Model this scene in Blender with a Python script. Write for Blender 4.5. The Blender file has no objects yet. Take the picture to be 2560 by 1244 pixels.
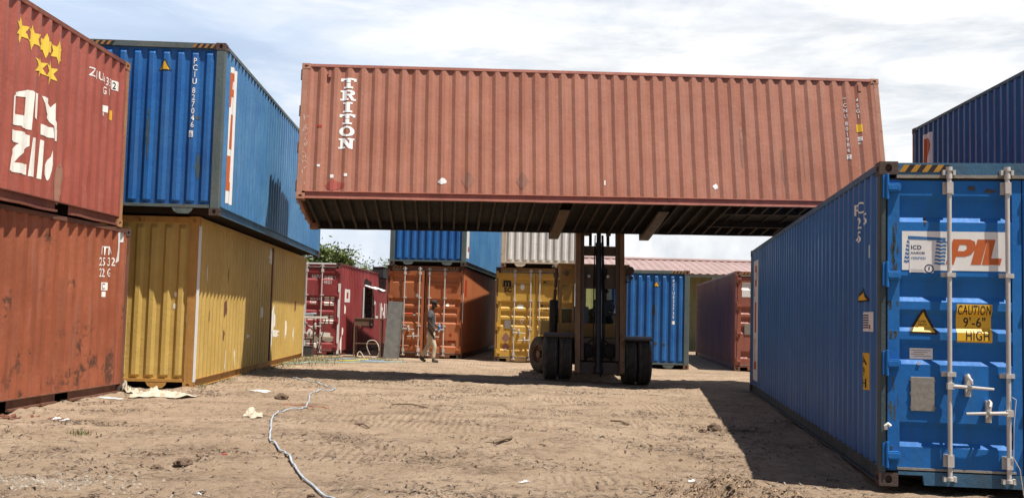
import bpy, bmesh, math, random
from mathutils import Vector, Matrix, noise
R = math.radians
random.seed(11)
SC = bpy.context.scene
COL = SC.collection
WD, HC, ST, L40, L20 = 2.438, 2.896, 2.591, 12.192, 6.058

# ------------------------------------------------------------------ helpers
class MB:
    """collects shapes into one mesh"""
    def __init__(s, off=(0, 0, 0), M=None):
        s.v = []; s.f = []; s.mi = []; s.off = Vector(off); s.M = M; s.cur = 0
    def add(s, vs, fs):
        n = len(s.v)
        for p in vs:
            p = Vector(p)
            if s.M is not None: p = s.M @ p
            s.v.append(tuple(p - s.off))
        for f in fs:
            s.f.append(tuple(i + n for i in f)); s.mi.append(s.cur)
        return s
    def box(s, x0, x1, y0, y1, z0, z1):
        vs = [(x, y, z) for x in (x0, x1) for y in (y0, y1) for z in (z0, z1)]
        return s.add(vs, [(0, 1, 3, 2), (4, 6, 7, 5), (0, 4, 5, 1), (2, 3, 7, 6), (0, 2, 6, 4), (1, 5, 7, 3)])
    def cyl(s, p, q, r, n=10, r2=None, cap=True):
        p, q = Vector(p), Vector(q); d = (q - p).normalized()
        a = d.orthogonal().normalized(); b = d.cross(a); r2 = r if r2 is None else r2
        vs = []
        for c, rr in ((p, r), (q, r2)):
            for i in range(n):
                t = 2 * math.pi * i / n
                vs.append(c + a * (math.cos(t) * rr) + b * (math.sin(t) * rr))
        fs = [(i, (i + 1) % n, n + (i + 1) % n, n + i) for i in range(n)]
        if cap: fs += [tuple(range(n - 1, -1, -1)), tuple(range(n, 2 * n))]
        return s.add(vs, fs)
    def tube(s, pts, r, n=8, flat=1.0, rs=None):
        pts = [Vector(p) for p in pts]; vs = []; m = len(pts)
        for k, p in enumerate(pts):
            d = (pts[min(k + 1, m - 1)] - pts[max(k - 1, 0)]).normalized()
            a = d.cross(Vector((0, 0, 1)))
            if a.length < .05: a = d.orthogonal()
            a.normalize(); b = a.cross(d)
            rr = r if rs is None else rs[k]
            for i in range(n):
                t = 2 * math.pi * i / n
                vs.append(p + a * (math.cos(t) * rr) + b * (math.sin(t) * rr * flat))
        fs = [(k * n + i, k * n + (i + 1) % n, (k + 1) * n + (i + 1) % n, (k + 1) * n + i) for k in range(m - 1) for i in range(n)]
        fs += [tuple(range(n - 1, -1, -1)), tuple(range((m - 1) * n, m * n))]
        return s.add(vs, fs)
    def prism(s, poly, fn, c0, c1):
        n = len(poly)
        vs = [fn(a, b, c0) for a, b in poly] + [fn(a, b, c1) for a, b in poly]
        fs = [(i, (i + 1) % n, n + (i + 1) % n, n + i) for i in range(n)]
        fs += [tuple(range(n - 1, -1, -1)), tuple(range(n, 2 * n))]
        return s.add(vs, fs)
    def grid(s, rows):
        m, n = len(rows), len(rows[0])
        return s.add([p for r in rows for p in r],
                     [(i * n + j, i * n + j + 1, (i + 1) * n + j + 1, (i + 1) * n + j) for i in range(m - 1) for j in range(n - 1)])
    def lathe(s, prof, c, axis, n=32):
        """prof: (along, radius)"""
        c = Vector(c); d = Vector(axis).normalized(); a = d.orthogonal().normalized(); b = d.cross(a); m = len(prof)
        vs = [c + d * u + a * (math.cos(2 * math.pi * i / n) * r) + b * (math.sin(2 * math.pi * i / n) * r) for u, r in prof for i in range(n)]
        return s.add(vs, [(k * n + i, k * n + (i + 1) % n, (k + 1) * n + (i + 1) % n, (k + 1) * n + i) for k in range(m - 1) for i in range(n)])
    def build(s, name, mat, parent=None, smooth=None, bevel=0, recalc=True):
        me = bpy.data.meshes.new(name); me.from_pydata(s.v, [], s.f)
        for m in (mat if isinstance(mat, (list, tuple)) else [mat]): me.materials.append(m)
        if isinstance(mat, (list, tuple)): me.polygons.foreach_set('material_index', s.mi)
        if recalc:
            bm = bmesh.new(); bm.from_mesh(me); bmesh.ops.recalc_face_normals(bm, faces=bm.faces); bm.to_mesh(me); bm.free()
        if smooth is not None:
            me.polygons.foreach_set('use_smooth', [True] * len(me.polygons))
            me.set_sharp_from_angle(angle=R(smooth))
        me.update()
        o = bpy.data.objects.new(name, me); COL.objects.link(o)
        if parent is not None: o.parent = parent
        if bevel:
            b = o.modifiers.new('bevel', 'BEVEL'); b.width = bevel; b.segments = 2; b.limit_method = 'ANGLE'; b.angle_limit = R(50)
        return o

def tag(o, label=None, cat=None, group=None, kind=None):
    if label: o['label'] = label
    if cat: o['category'] = cat
    if group: o['group'] = group
    if kind: o['kind'] = kind
    return o
def thing(name, label, cat, loc=(0, 0, 0), rz=0, group=None):
    o = bpy.data.objects.new(name, None); COL.objects.link(o); o.empty_display_size = .3
    o.location = loc; o.rotation_euler = (0, 0, rz)
    return tag(o, label, cat, group)

# ------------------------------------------------------------------ materials
def mk(name):
    m = bpy.data.materials.new(name); m.use_nodes = True; nt = m.node_tree; nt.nodes.clear()
    return m, nt
def nd(nt, t, ins=None, **pr):
    n = nt.nodes.new(t)
    for k, v in pr.items(): setattr(n, k, v)
    for k, v in (ins or {}).items():
        if hasattr(v, 'default_value') or isinstance(v, bpy.types.NodeSocket): nt.links.new(v, n.inputs[k])
        else: n.inputs[k].default_value = v
    return n
def c4(c): return (c[0], c[1], c[2], 1)
def noi(nt, vec, scale, detail=4, rough=.55, dist=0):
    return nd(nt, 'ShaderNodeTexNoise', {'Vector': vec, 'Scale': scale, 'Detail': detail, 'Roughness': rough, 'Distortion': dist}).outputs['Fac']
def rng(nt, v, a, b, c=0., d=1.):
    return nd(nt, 'ShaderNodeMapRange', {'Value': v, 'From Min': a, 'From Max': b, 'To Min': c, 'To Max': d}).outputs['Result']
def mix(nt, f, a, b):
    n = nt.nodes.new('ShaderNodeMix'); n.data_type = 'RGBA'
    for i, v in ((0, f), (6, a), (7, b)):
        if isinstance(v, bpy.types.NodeSocket): nt.links.new(v, n.inputs[i])
        else: n.inputs[i].default_value = v if i == 0 else c4(v)
    return n.outputs[2]
def mul(nt, a, b, op='MULTIPLY'):
    n = nt.nodes.new('ShaderNodeMath'); n.operation = op
    for i, v in ((0, a), (1, b)):
        if isinstance(v, bpy.types.NodeSocket): nt.links.new(v, n.inputs[i])
        else: n.inputs[i].default_value = v
    return n.outputs[0]
def outp(nt, sh):
    o = nt.nodes.new('ShaderNodeOutputMaterial'); nt.links.new(sh, o.inputs['Surface']); return o
def vec(nt, seed=0, scale=(1, 1, 1)):
    tc = nt.nodes.new('ShaderNodeTexCoord')
    return nd(nt, 'ShaderNodeMapping', {'Vector': tc.outputs['Object'], 'Location': (seed * 3.7, seed * 1.9, seed * .77), 'Scale': scale}).outputs[0]

def paint(name, base, fade=None, rust=.25, grime=.35, rough=.55, seed=1, gcol=(.05, .04, .03), rcol=(.17, .065, .028), bump=.22, chips=.5, spec=.35, pale=0., low=0.):
    m, nt = mk(name); fade = fade or tuple(min(1, c * 1.25 + .015) for c in base)
    v = vec(nt, seed); vs = vec(nt, seed + 5, (4.5, 4.5, .35))
    big = noi(nt, v, .8, 5, .6)
    col = mix(nt, rng(nt, big, .36, .64), base, fade)
    col = mix(nt, rng(nt, noi(nt, v, 5, 5, .6), .3, .75, 0, .35), col, tuple(c * .7 for c in base))
    st = noi(nt, vs, 1.6, 7, .68)
    if pale: col = mix(nt, rng(nt, noi(nt, vec(nt, seed + 9, (7, 7, .5)), 1.3, 6, .7), .52, .72, 0, pale), col, tuple(min(1, c * .75 + .14) for c in fade))
    col = mix(nt, rng(nt, st, .5, .78, 0, grime), col, gcol)
    rn = noi(nt, v, 2.3, 11, .74)
    if low: rn = mul(nt, rn, rng(nt, nd(nt, 'ShaderNodeSeparateXYZ', {0: nt.nodes.new('ShaderNodeTexCoord').outputs['Object']}).outputs[2], .1, 1.3, low, 0), 'ADD')
    rf = rng(nt, rn, .685 - .13 * rust, .735 - .11 * rust, 0, min(1, .35 + rust))
    rc = mix(nt, noi(nt, v, 16, 4), rcol, tuple(c * .38 for c in rcol))
    col = mix(nt, rf, col, rc)
    ch = rng(nt, noi(nt, v, 24, 5, .62), .71 - .06 * chips, .73 - .06 * chips, 0, chips)
    col = mix(nt, ch, col, tuple(c * .6 for c in rcol))
    bn = mul(nt, noi(nt, v, 1.7, 3), noi(nt, v, 17, 6, .65), 'ADD')
    bp = nd(nt, 'ShaderNodeBump', {'Height': mul(nt, bn, mul(nt, rf, -.25), 'ADD'), 'Strength': bump, 'Distance': .03})
    rg = mul(nt, rng(nt, st, .4, .7, rough - .08, rough + .12), mul(nt, rf, .25), 'ADD')
    b = nd(nt, 'ShaderNodeBsdfPrincipled', {'Base Color': col, 'Roughness': rg, 'Specular IOR Level': spec, 'Normal': bp.outputs[0]})
    outp(nt, b.outputs[0]); return m
def plain(name, col, rough=.6, metal=0., spec=.4, var=.25, scale=20, bump=.1):
    m, nt = mk(name); v = vec(nt, 2)
    n = noi(nt, v, scale, 5)
    c = mix(nt, rng(nt, n, .3, .7), tuple(x * (1 - var) for x in col), tuple(min(1, x * (1 + var * .5)) for x in col))
    bp = nd(nt, 'ShaderNodeBump', {'Height': n, 'Strength': bump, 'Distance': .02})
    b = nd(nt, 'ShaderNodeBsdfPrincipled', {'Base Color': c, 'Roughness': rough, 'Metallic': metal, 'Specular IOR Level': spec, 'Normal': bp.outputs[0]})
    outp(nt, b.outputs[0]); return m
def mark(name, col, wear=.3, seed=0, rough=.6, dirt=.3):
    """painted or stuck-on marking, worn through to the steel in patches"""
    m, nt = mk(name); v = vec(nt, seed + 3)
    c = mix(nt, rng(nt, noi(nt, v, 9, 6, .65), .45, .75, 0, dirt), col, tuple(x * .55 + .01 for x in col))
    b = nd(nt, 'ShaderNodeBsdfPrincipled', {'Base Color': c, 'Roughness': rough, 'Specular IOR Level': .3})
    t = nt.nodes.new('ShaderNodeBsdfTransparent')
    f = rng(nt, noi(nt, v, 7, 10, .7), .72 - .2 * wear, .74 - .2 * wear)
    mx = nd(nt, 'ShaderNodeMixShader', {0: f, 1: b.outputs[0], 2: t.outputs[0]})
    outp(nt, mx.outputs[0]); return m

RUST = paint('rusted_casting', (.17, .085, .055), (.26, .14, .09), rust=.7, grime=.4, rough=.75, seed=3)
DARKRUST = paint('dark_rusted_casting', (.075, .05, .042), (.12, .075, .055), rust=.5, grime=.5, rough=.75, seed=4)
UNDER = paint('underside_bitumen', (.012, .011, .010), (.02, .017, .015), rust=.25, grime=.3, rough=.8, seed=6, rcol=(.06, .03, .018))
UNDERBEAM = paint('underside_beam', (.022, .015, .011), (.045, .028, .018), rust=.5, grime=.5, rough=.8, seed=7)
GASKET = plain('door_gasket', (.012, .012, .013), .6, bump=.02)
ZINC = paint('galvanised_bar', (.50, .47, .43), (.62, .58, .53), rust=.12, grime=.25, rough=.45, seed=8, chips=.2, spec=.5, bump=.08)
DRIP = paint('scuffed_drip_rail', (.20, .18, .155), (.30, .27, .23), rust=.4, grime=.4, rough=.6, seed=88)
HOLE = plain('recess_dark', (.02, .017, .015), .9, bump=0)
WHITE = mark('white_marking', (.82, .80, .74), .12, 1)
WHITEW = mark('worn_white_marking', (.80, .76, .66), .42, 2, dirt=.5)
YELM = mark('yellow_sticker', (.74, .42, .03), .02, 3, .45)
STARY = mark('yellow_star_marking', (.80, .56, .07), .12, 4)
BLK = mark('black_marking', (.018, .017, .017), .06, 5)
ORM = mark('orange_marking', (.50, .115, .03), .05, 6)
BLM = mark('blue_marking', (.04, .15, .36), .04, 7)
REDM = mark('red_marking', (.40, .04, .02), .25, 8)
DKM = mark('grey_stain', (.26, .13, .095), .5, 9)
SCR = mark('dark_scrape', (.06, .055, .055), .75, 29)
PAPER = mark('white_sticker_vinyl', (.74, .72, .69), 0., 10, .5, dirt=.2)
NAVY = mark('navy_print', (.015, .02, .10), 0., 11, .5)
PLATE = plain('data_plate_metal', (.27, .25, .22), .5, .3, var=.2, scale=30)

# ------------------------------------------------------------------ container geometry
CSG = (0, .26, .505, .76)          # outer flat / slope / inner flat / slope, in fractions of one corrugation
class Prof:
    """profile of a side wall: inward depth along y"""
    def __init__(s, L, dents=(), amp=.0):
        s.y0 = .15; s.L = L; s.n = round((L - .30) / .278); s.p = (L - .30) / s.n; s.dents = dents; s.amp = amp
        s.br = []
        for k in range(s.n):
            s.br += [s.y0 + (k + f) * s.p for f in (.13, .38, .63, .87)]
    def d0(s, y):
        if y <= s.y0 or y >= s.L - s.y0: return 0
        t = ((y - s.y0) / s.p) % 1
        D = .040
        if t < .13 or t > .87: return 0
        if t < .38: return D * (t - .13) / .25
        if t < .63: return D
        return D * (.87 - t) / .24
    def __call__(s, y, z):
        d = s.d0(y)
        for (a, b, ra, rb, dd) in s.dents:
            q = ((y - a) / ra) ** 2 + ((z - b) / rb) ** 2
            if q < 4: d += dd * math.exp(-q * 1.5)
        if s.amp: d += s.amp * noise.noise((y * .9 + s.L, z * 1.6, s.amp * 777))
        return d
class Front:
    """front end wall: vertical ridges standing out of a recessed sheet, tapering off at top and bottom"""
    def __init__(s, H):
        s.n = 9; s.x0 = .15; s.p = (WD - .30) / s.n; s.zb = .165; s.zt = H - .105
        s.br = [s.x0 + (k + f) * s.p for k in range(s.n) for f in (.16, .36, .64, .84)]
        s.zr = [s.zb + .02, s.zb + .07, s.zt - .10, s.zt - .03]
    def __call__(s, x, z):
        D = .047
        if x <= s.x0 or x >= WD - s.x0: return .008 + D
        t = ((x - s.x0) / s.p) % 1
        r = 0 if (t < .16 or t > .84) else (1 if .36 <= t <= .64 else ((t - .16) / .2 if t < .36 else (.84 - t) / .2))
        f = min(1, max(0, (z - s.zr[0]) / .05)) * min(1, max(0, (s.zr[3] - z) / .07))
        return .008 + D * (1 - r * f)
class Door:
    BANDS = ((2.59, 2.35), (1.868, 1.637), (1.566, 1.37), (1.30, 1.078), (.57, .35))
    def __init__(s, H):
        k = H / HC; s.pts = [(.145, .022)]
        for a, b in reversed(s.BANDS):
            a *= k; b *= k
            s.pts += [(b - .0, .022), (b + .045, .060), (a - .05, .060), (a, .022)]
        s.pts.append((2.725 * k, .022)); s.br = [p[0] for p in s.pts]
    def __call__(s, x, z):
        P = s.pts
        if z <= P[0][0]: return P[0][1]
        for (a, da), (b, db) in zip(P, P[1:]):
            if z <= b: return da + (db - da) * (z - a) / max(1e-6, b - a)
        return P[-1][1]

def casting_mesh(L, H):
    """one corner fitting at x=y=z=0 reaching into +x+y+z, with hand holes in its three outer faces"""
    mb = MB(); sx, sy, sz = .162, .178, .118
    def face(fn, w, h, cu, cv, ru, rv, dep=.035):
        ang = []
        cor = [math.atan2(v - cv, u - cu) for u, v in ((0, 0), (w, 0), (w, h), (0, h))]
        ang = sorted(a % (2 * math.pi) for a in cor); full = []
        for i, a in enumerate(ang):
            b = ang[(i + 1) % 4] + (2 * math.pi if i == 3 else 0)
            full += [a + (b - a) * k / 4 for k in range(4)]
        outer = []; inner = []
        for a in full:
            c, s_ = math.cos(a), math.sin(a); ts = []
            if abs(c) > 1e-9: ts += [((w if c > 0 else 0) - cu) / c]
            if abs(s_) > 1e-9: ts += [((h if s_ > 0 else 0) - cv) / s_]
            t = min(x for x in ts if x > 0); outer.append((cu + c * t, cv + s_ * t))
            inner.append((cu + ru * c, cv + rv * s_))
        n = len(full)
        vs = [fn(u, v, 0) for u, v in outer] + [fn(u, v, 0) for u, v in inner] + [fn(u, v, dep) for u, v in inner]
        fs = [(i, (i + 1) % n, n + (i + 1) % n, n + i) for i in range(n)] + [(n + i, n + (i + 1) % n, 2 * n + (i + 1) % n, 2 * n + i) for i in range(n)]
        fs.append(tuple(range(2 * n, 3 * n)))
        mb.add(vs, fs)
    face(lambda u, v, d: (d, u, v), sy, sz, .089, .06, .040, .026)       # side
    face(lambda u, v, d: (u, d, v), sx, sz, .079, .06, .030, .038)       # end
    face(lambda u, v, d: (u, v, d), sx, sy, .080, .09, .032, .058)       # bottom
    mb.add([(sx, 0, 0), (sx, sy, 0), (sx, sy, sz), (sx, 0, sz)], [(0, 1, 2, 3)])
    mb.add([(0, sy, 0), (sx, sy, 0), (sx, sy, sz), (0, sy, sz)], [(0, 1, 2, 3)])
    mb.add([(0, 0, sz), (sx, 0, sz), (sx, sy, sz), (0, sy, sz)], [(0, 1, 2, 3)])
    return mb
CAST = casting_mesh(0, 0)

class Con: pass
def rows_between(a, b, n): return [a + (b - a) * i / n for i in range(n + 1)]

def container(label, M, L, H, body, frame, cast=RUST, front='wall', back='wall', frontmat=None, under=UNDER, beam=UNDERBEAM,
              rows=4, dents=(), amp=.0, pockets=(), wavy=0., goose=False, zebra=None, door_kw=None, post=None, see_floor=True, railmat=None, lipmat=None, far_rail=None):
    C = Con(); post = post or frame; railmat = railmat or frame; lipmat = lipmat or railmat
    C.H, C.L = H, L
    root = thing('shipping_container', label, 'shipping container', group='shipping containers standing in the yard')
    root.matrix_world = M
    C.root = root; C.M = M
    C.side = Prof(L, dents, amp)
    C.sidef = C.side
    # corner fittings
    for ix in (0, 1):
        for iy in (0, 1):
            for iz in (0, 1):
                mb = MB()
                mb.add([((WD - x) if ix else x, (L - y) if iy else y, (H - z) if iz else z) for x, y, z in CAST.v], CAST.f)
                mb.build('corner_casting', cast, root, bevel=0)
    # posts (folded section with a step)
    for ix in (0, 1):
        for iy in (0, 1):
            fx = (lambda x: WD - x) if ix else (lambda x: x)
            fy = (lambda y: L - y) if iy else (lambda y: y)
            poly = [(.005, .012), (.018, .005), (.145, .005), (.145, .05), (.09, .05), (.09, .115), (.005, .115)]
            if (back if iy else front) == 'door': poly = [(.005, .012), (.018, .005), (.054, .005), (.054, .115), (.005, .115)]
            mb = MB(); mb.prism(poly, lambda a, b, c: (fx(a), fy(b), c), .112, H - .112)
            mb.build('corner_post', post, root)
    # rails
    for ix in (0, 1):
        fx = (lambda x: WD - x) if ix else (lambda x: x)
        mb = MB()
        def bx(x0, x1, y0, y1, z0, z1): mb.box(fx(x0), fx(x1), y0, y1, z0, z1)
        bx(.004, .062, .17, L - .17, H - .068, H - .008)
        mb.build('top_rail', railmat, root)
        mb = MB()
        segs = []; y = .17
        for a, b in pockets: segs.append((y, a)); y = b
        segs.append((y, L - .17))
        bx(.006, .06, .17, L - .17, .150, .164)
        for a, b in segs:
            n = max(1, int((b - a) / .25)); ys = rows_between(a, b, n)
            bx(.044, .052, a, b, .03, .150)
            for y0, y1 in zip(ys, ys[1:]):
                j0 = wavy * noise.noise((y0 * 2.3, 5, H)); j1 = wavy * noise.noise((y1 * 2.3, 5, H))
                hh = .012 if wavy == 0 else .03
                vs = [(fx(x), yy, z + (j0 if yy == y0 else j1)) for x in (.006, .052) for yy in (y0, y1) for z in (.014, .014 + hh)]
                mb.add(vs, [(0, 1, 3, 2), (4, 6, 7, 5), (0, 4, 5, 1), (2, 3, 7, 6), (0, 2, 6, 4), (1, 5, 7, 3)])
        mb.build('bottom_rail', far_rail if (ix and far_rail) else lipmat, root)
    # side walls
    zs = rows_between(.160, H - .064, rows)
    for ix in (0, 1):
        fx = (lambda x: WD - x) if ix else (lambda x: x)
        ys = [.10] + C.side.br + [L - .10]
        mb = MB(); mb.grid([[(fx(.009 + C.side(y, z)), y, z) for y in ys] for z in zs])
        mb.build('side_wall', body, root, smooth=24)
    # roof
    ys = [.1]; y = .1
    while y < L - .3: ys += [y + .10, y + .13, y + .23]; y += .26
    mb = MB(); mb.grid([[(x, y, H - .012 - (.018 if i % 3 == 1 else 0) ) for i, y in enumerate(ys)] for x in (.05, .6, WD - .6, WD - .05)])
    mb.build('roof', body, root)
    # floor boards and cross members
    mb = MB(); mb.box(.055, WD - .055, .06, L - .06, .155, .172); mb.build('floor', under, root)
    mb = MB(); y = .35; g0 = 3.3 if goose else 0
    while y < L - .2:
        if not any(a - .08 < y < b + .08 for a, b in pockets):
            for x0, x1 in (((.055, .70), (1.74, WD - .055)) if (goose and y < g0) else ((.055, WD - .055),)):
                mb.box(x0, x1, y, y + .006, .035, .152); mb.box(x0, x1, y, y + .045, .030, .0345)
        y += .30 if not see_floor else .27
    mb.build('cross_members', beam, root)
    if goose:
        mb = MB()
        for x in (.70, 1.73): mb.box(x, x + .012, .06, g0 + .1, .03, .153); mb.box(x - .03, x + .04, .06, g0 + .1, .0255, .0295)
        y = .5
        while y < g0: mb.box(.715, 1.728, y, y + .03, .11, .153); y += .42
        mb.build('gooseneck_tunnel', beam, root)
    # ends
    C.ends = {}
    for iy, kind in ((0, front), (1, back)):
        fy = (lambda y: L - y) if iy else (lambda y: y)
        def mbx(mb, x0, x1, y0, y1, z0, z1): mb.box(x0, x1, fy(y0), fy(y1), z0, z1)
        if kind == 'wall':
            F = Front(H); C.ends[iy] = F
            mb = MB(); xs = [.12] + F.br + [WD - .12]
            zz = [F.zb - .01, F.zr[0], F.zr[1]] + rows_between(F.zr[1], F.zr[2], 4)[1:-1] + [F.zr[2], F.zr[3], F.zt + .01]
            mb.grid([[(x, fy(F(x, z)), z) for x in xs] for z in zz])
            mb.build('end_wall', frontmat if (frontmat and not iy) else body, root, smooth=20)
            mb = MB(); mbx(mb, .163, WD - .163, .006, .075, H - .105, H - .012); mb.build('header', post, root)
            mb = MB(); mbx(mb, .163, WD - .163, .008, .07, .118, .168)
            for s_ in (0, 1):
                gx = (lambda x: WD - x) if s_ else (lambda x: x)
                poly = [(.42, .118), (.78, .118), (.74, .05), (.67, .015), (.50, .015), (.45, .06)]
                mb.prism(poly, lambda a, b, c: (gx(a), fy(c), b), .012, .024)
            mb.build('sill', post, root)
        else:
            D = Door(H); C.ends[iy] = D; k = H / HC
            mb = MB(); mbx(mb, .163, WD - .163, .006, .08, H - .122, H - .012); 
            m2 = MB(); m2.box(.15, WD - .15, fy(-.004), fy(.05), H - .150, H - .1225); m2.build('drip_rail', DRIP, root)
            mb.build('header', post, root)
            mb = MB()
            n = .21
            poly = [(.163, .135), (WD - .163, .135), (WD - .163, .104), (WD - .163 - n, .104), (WD - .175 - n, .02), (.175 + n, .02), (.163 + n, .104), (.163, .104)]
            mb.prism(poly, lambda a, b, c: (a, fy(c), b), .006, .06)
            mb.build('sill', post, root)
            kw = dict(bars=(.59, 1.08), hinges=(2.66, 1.87, 1.08, .27), ajar=(0, 0), hmat=None)
            kw.update(door_kw or {})
            C.doors = []
            for s_ in (0, 1):
                gx = (lambda x: WD - x) if s_ else (lambda x: x)
                mb = MB()
                xa, xb, zb, zt = .075, 1.213, .142, 2.73 * k
                # stiles
                for x0, x1 in ((xa, .178), (1.135, xb)): mb.box(gx(x0), gx(x1), fy(.020), fy(.058), zb, zt)
                mb.grid([[(gx(x), fy(d), z) for x in (.1785, .5, .8, 1.1345)] for z, d in D.pts])
                mb.box(gx(.18), gx(1.13), fy(.066), fy(.07), zb, zt)
                do = mb.build('door', kw.get('mat') or (frontmat if frontmat else body), root)
                C.doors.append(do)
                mb = MB(); mb.box(gx(xa - .018), gx(xa), fy(.03), fy(.055), zb, zt); mb.box(gx(xb), gx(xb + .006), fy(.03), fy(.055), zb, zt)
                mb.box(gx(xa - .018), gx(xb), fy(.03), fy(.055), zt, zt + .018); mb.box(gx(xa - .018), gx(xb), fy(.03), fy(.055), zb - .012, zb)
                mb.build('gasket', GASKET, do)
                mb = MB(); mb.box(gx(xa + .08), gx(xb - .06), fy(.004), fy(.0195), zb + .006, zb + .026); mb.build('bottom_lip', DRIP, do)
                for j, bxp in enumerate(kw['bars']):
                    X = gx(bxp); mb = MB()
                    mb.cyl((X, fy(-.035), .075), (X, fy(-.035), H - .055), .0195, 12)
                    for z0, z1, r in ((.075, .105, .03), (H - .09, H - .055, .028), (H - .16, H - .12, .026)): mb.cyl((X, fy(-.035), z0), (X, fy(-.035), z1), r, 12)
                    for z0, z1, w in ((.19, .30, .046), (2.60 * k, 2.71 * k, .046)):
                        mb.box(X - w, X + w, fy(-.002), fy(.019), z0, z1); mb.box(X - .024, X + .024, fy(-.062), fy(-.002), z0 + .004, z1 - .004)
                        for q in (-.034, .034): mb.cyl((X + q, fy(-.009), (z0 + z1) / 2 + .03), (X + q, fy(-.002), (z0 + z1) / 2 + .03), .008, 6)
                    for z in (1.88 * k, 1.00 * k):
                        mb.box(X - .062, X + .062, fy(-.008), fy(.019), z - .02, z + .02); mb.box(X - .025, X + .025, fy(-.062), fy(-.008), z - .017, z + .017)
                    for z in (.088, H - .105):     # cam keepers on the frame
                        mb.box(X - .055, X - .033, fy(-.045), fy(.005), z - .022, z + .022); mb.box(X + .033, X + .055, fy(-.045), fy(.005), z - .022, z + .022)
                    mb.build('lock_bar', ZINC, do, smooth=40)
                    # handle
                    zh = (.90, .68)[j] * k; sg = (1 if j == 0 else -1) * (-1 if s_ else 1); mb = MB()
                    mb.box(X - .028, X + .028, fy(-.075), fy(-.02), zh - .028, zh + .028)
                    mb.cyl((X + sg * .02, fy(-.062), zh), (X + sg * .20, fy(-.066), zh - .008), .017, 8, .014)
                    mb.cyl((X + sg * .20, fy(-.066), zh - .008), (X + sg * .36, fy(-.060), zh - .016), .014, 8, .011)
                    hx = X + sg * .16
                    mb.box(hx - .022, hx + .022, fy(-.02), fy(.019), zh - .09, zh + .10)
                    mb.tube([(hx, fy(-.02), zh + .10), (hx - sg * .008, fy(-.05), zh + .085), (hx + sg * .008, fy(-.085), zh + .05), (hx + sg * .012, fy(-.085), zh + .02)], .013, 6)
                    mb.cyl((hx, fy(-.055), zh - .03), (hx, fy(-.02), zh - .06), .018, 8)
                    mb.build('handle', ZINC, do, smooth=40)
                for z in kw['hinges']:
                    z *= k; mb = MB()
                    mb.box(gx(.026), gx(.050), fy(-.010), fy(.0045), z - .10, z + .11)
                    mb.cyl((gx(.066), fy(-.010), z - .11), (gx(.066), fy(-.010), z + .12), .0155, 10)
                    poly = [(.066, -.038), (.10, -.042), (.160, -.040), (.180, -.030), (.185, 0), (.180, .030), (.160, .040), (.10, .036), (.066, .038)]
                    mb.prism(poly, lambda a, b, c: (gx(a), fy(c), z + b), -.020, .018)
                    poly = [(p * .86 + .012, q * .62) for p, q in poly]
                    mb.prism(poly, lambda a, b, c: (gx(a), fy(c), z + b), -.027, -.0205)
                    mb.build('hinge', kw['hmat'] or (frontmat if frontmat else body), do, bevel=.004)
                a = kw['ajar'][s_]
                if a:
                    h = Matrix.Translation((gx(.066), fy(-.01), 0))
                    do.matrix_local = h @ Matrix.Rotation(R(a), 4, 'Z') @ h.inverted()
        if zebra and not iy:
            zy, zk = zebra
            for nm, m_, ph in (('stripe_marking', zy, 0), ('stripe_marking', zk, 1)):
                for x0, x1 in ((.17, .56), (WD - .56, WD - .17)):
                    mb = MB()
                    for q in range(4):
                        a = x0 + (q * 2 + ph) * .049
                        poly = [(a, H - .095), (a + .049, H - .095), (a + .049 + .045, H - .03), (a + .045, H - .03)]
                        if poly[2][0] < x1 + .07: mb.prism(poly, lambda u, v, c: (u, c, v), .0015, .0055)
                    mb.build(nm, m_, root)
    return C

# ------------------------------------------------------------------ markings that follow the pressed steel
def curve_mesh(cu):
    o = bpy.data.objects.new('tmp', cu); me = bpy.data.meshes.new_from_object(o)
    bpy.data.objects.remove(o); bpy.data.curves.remove(cu); return me
def poly_mesh(polys):
    cu = bpy.data.curves.new('tmp', 'CURVE'); cu.dimensions = '2D'; cu.fill_mode = 'BOTH'
    for p in polys:
        sp = cu.splines.new('POLY'); sp.points.add(len(p) - 1); sp.use_cyclic_u = True
        for q, (a, b) in zip(sp.points, p): q.co = (a, b, 0, 1)
    return curve_mesh(cu)
def text_mesh(s, h, bold=0., wide=1., mono=0):
    cu = bpy.data.curves.new('tmp', 'FONT'); cu.body = s; cu.size = 1; cu.offset = bold; cu.space_character = 1.08; cu.fill_mode = 'FRONT'; cu.resolution_u = 3
    me = curve_mesh(cu)
    if not me.vertices: return me
    k = h / .69
    for v in me.vertices: v.co = (v.co.x * k * wide, v.co.y * k, 0)
    return me
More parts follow.
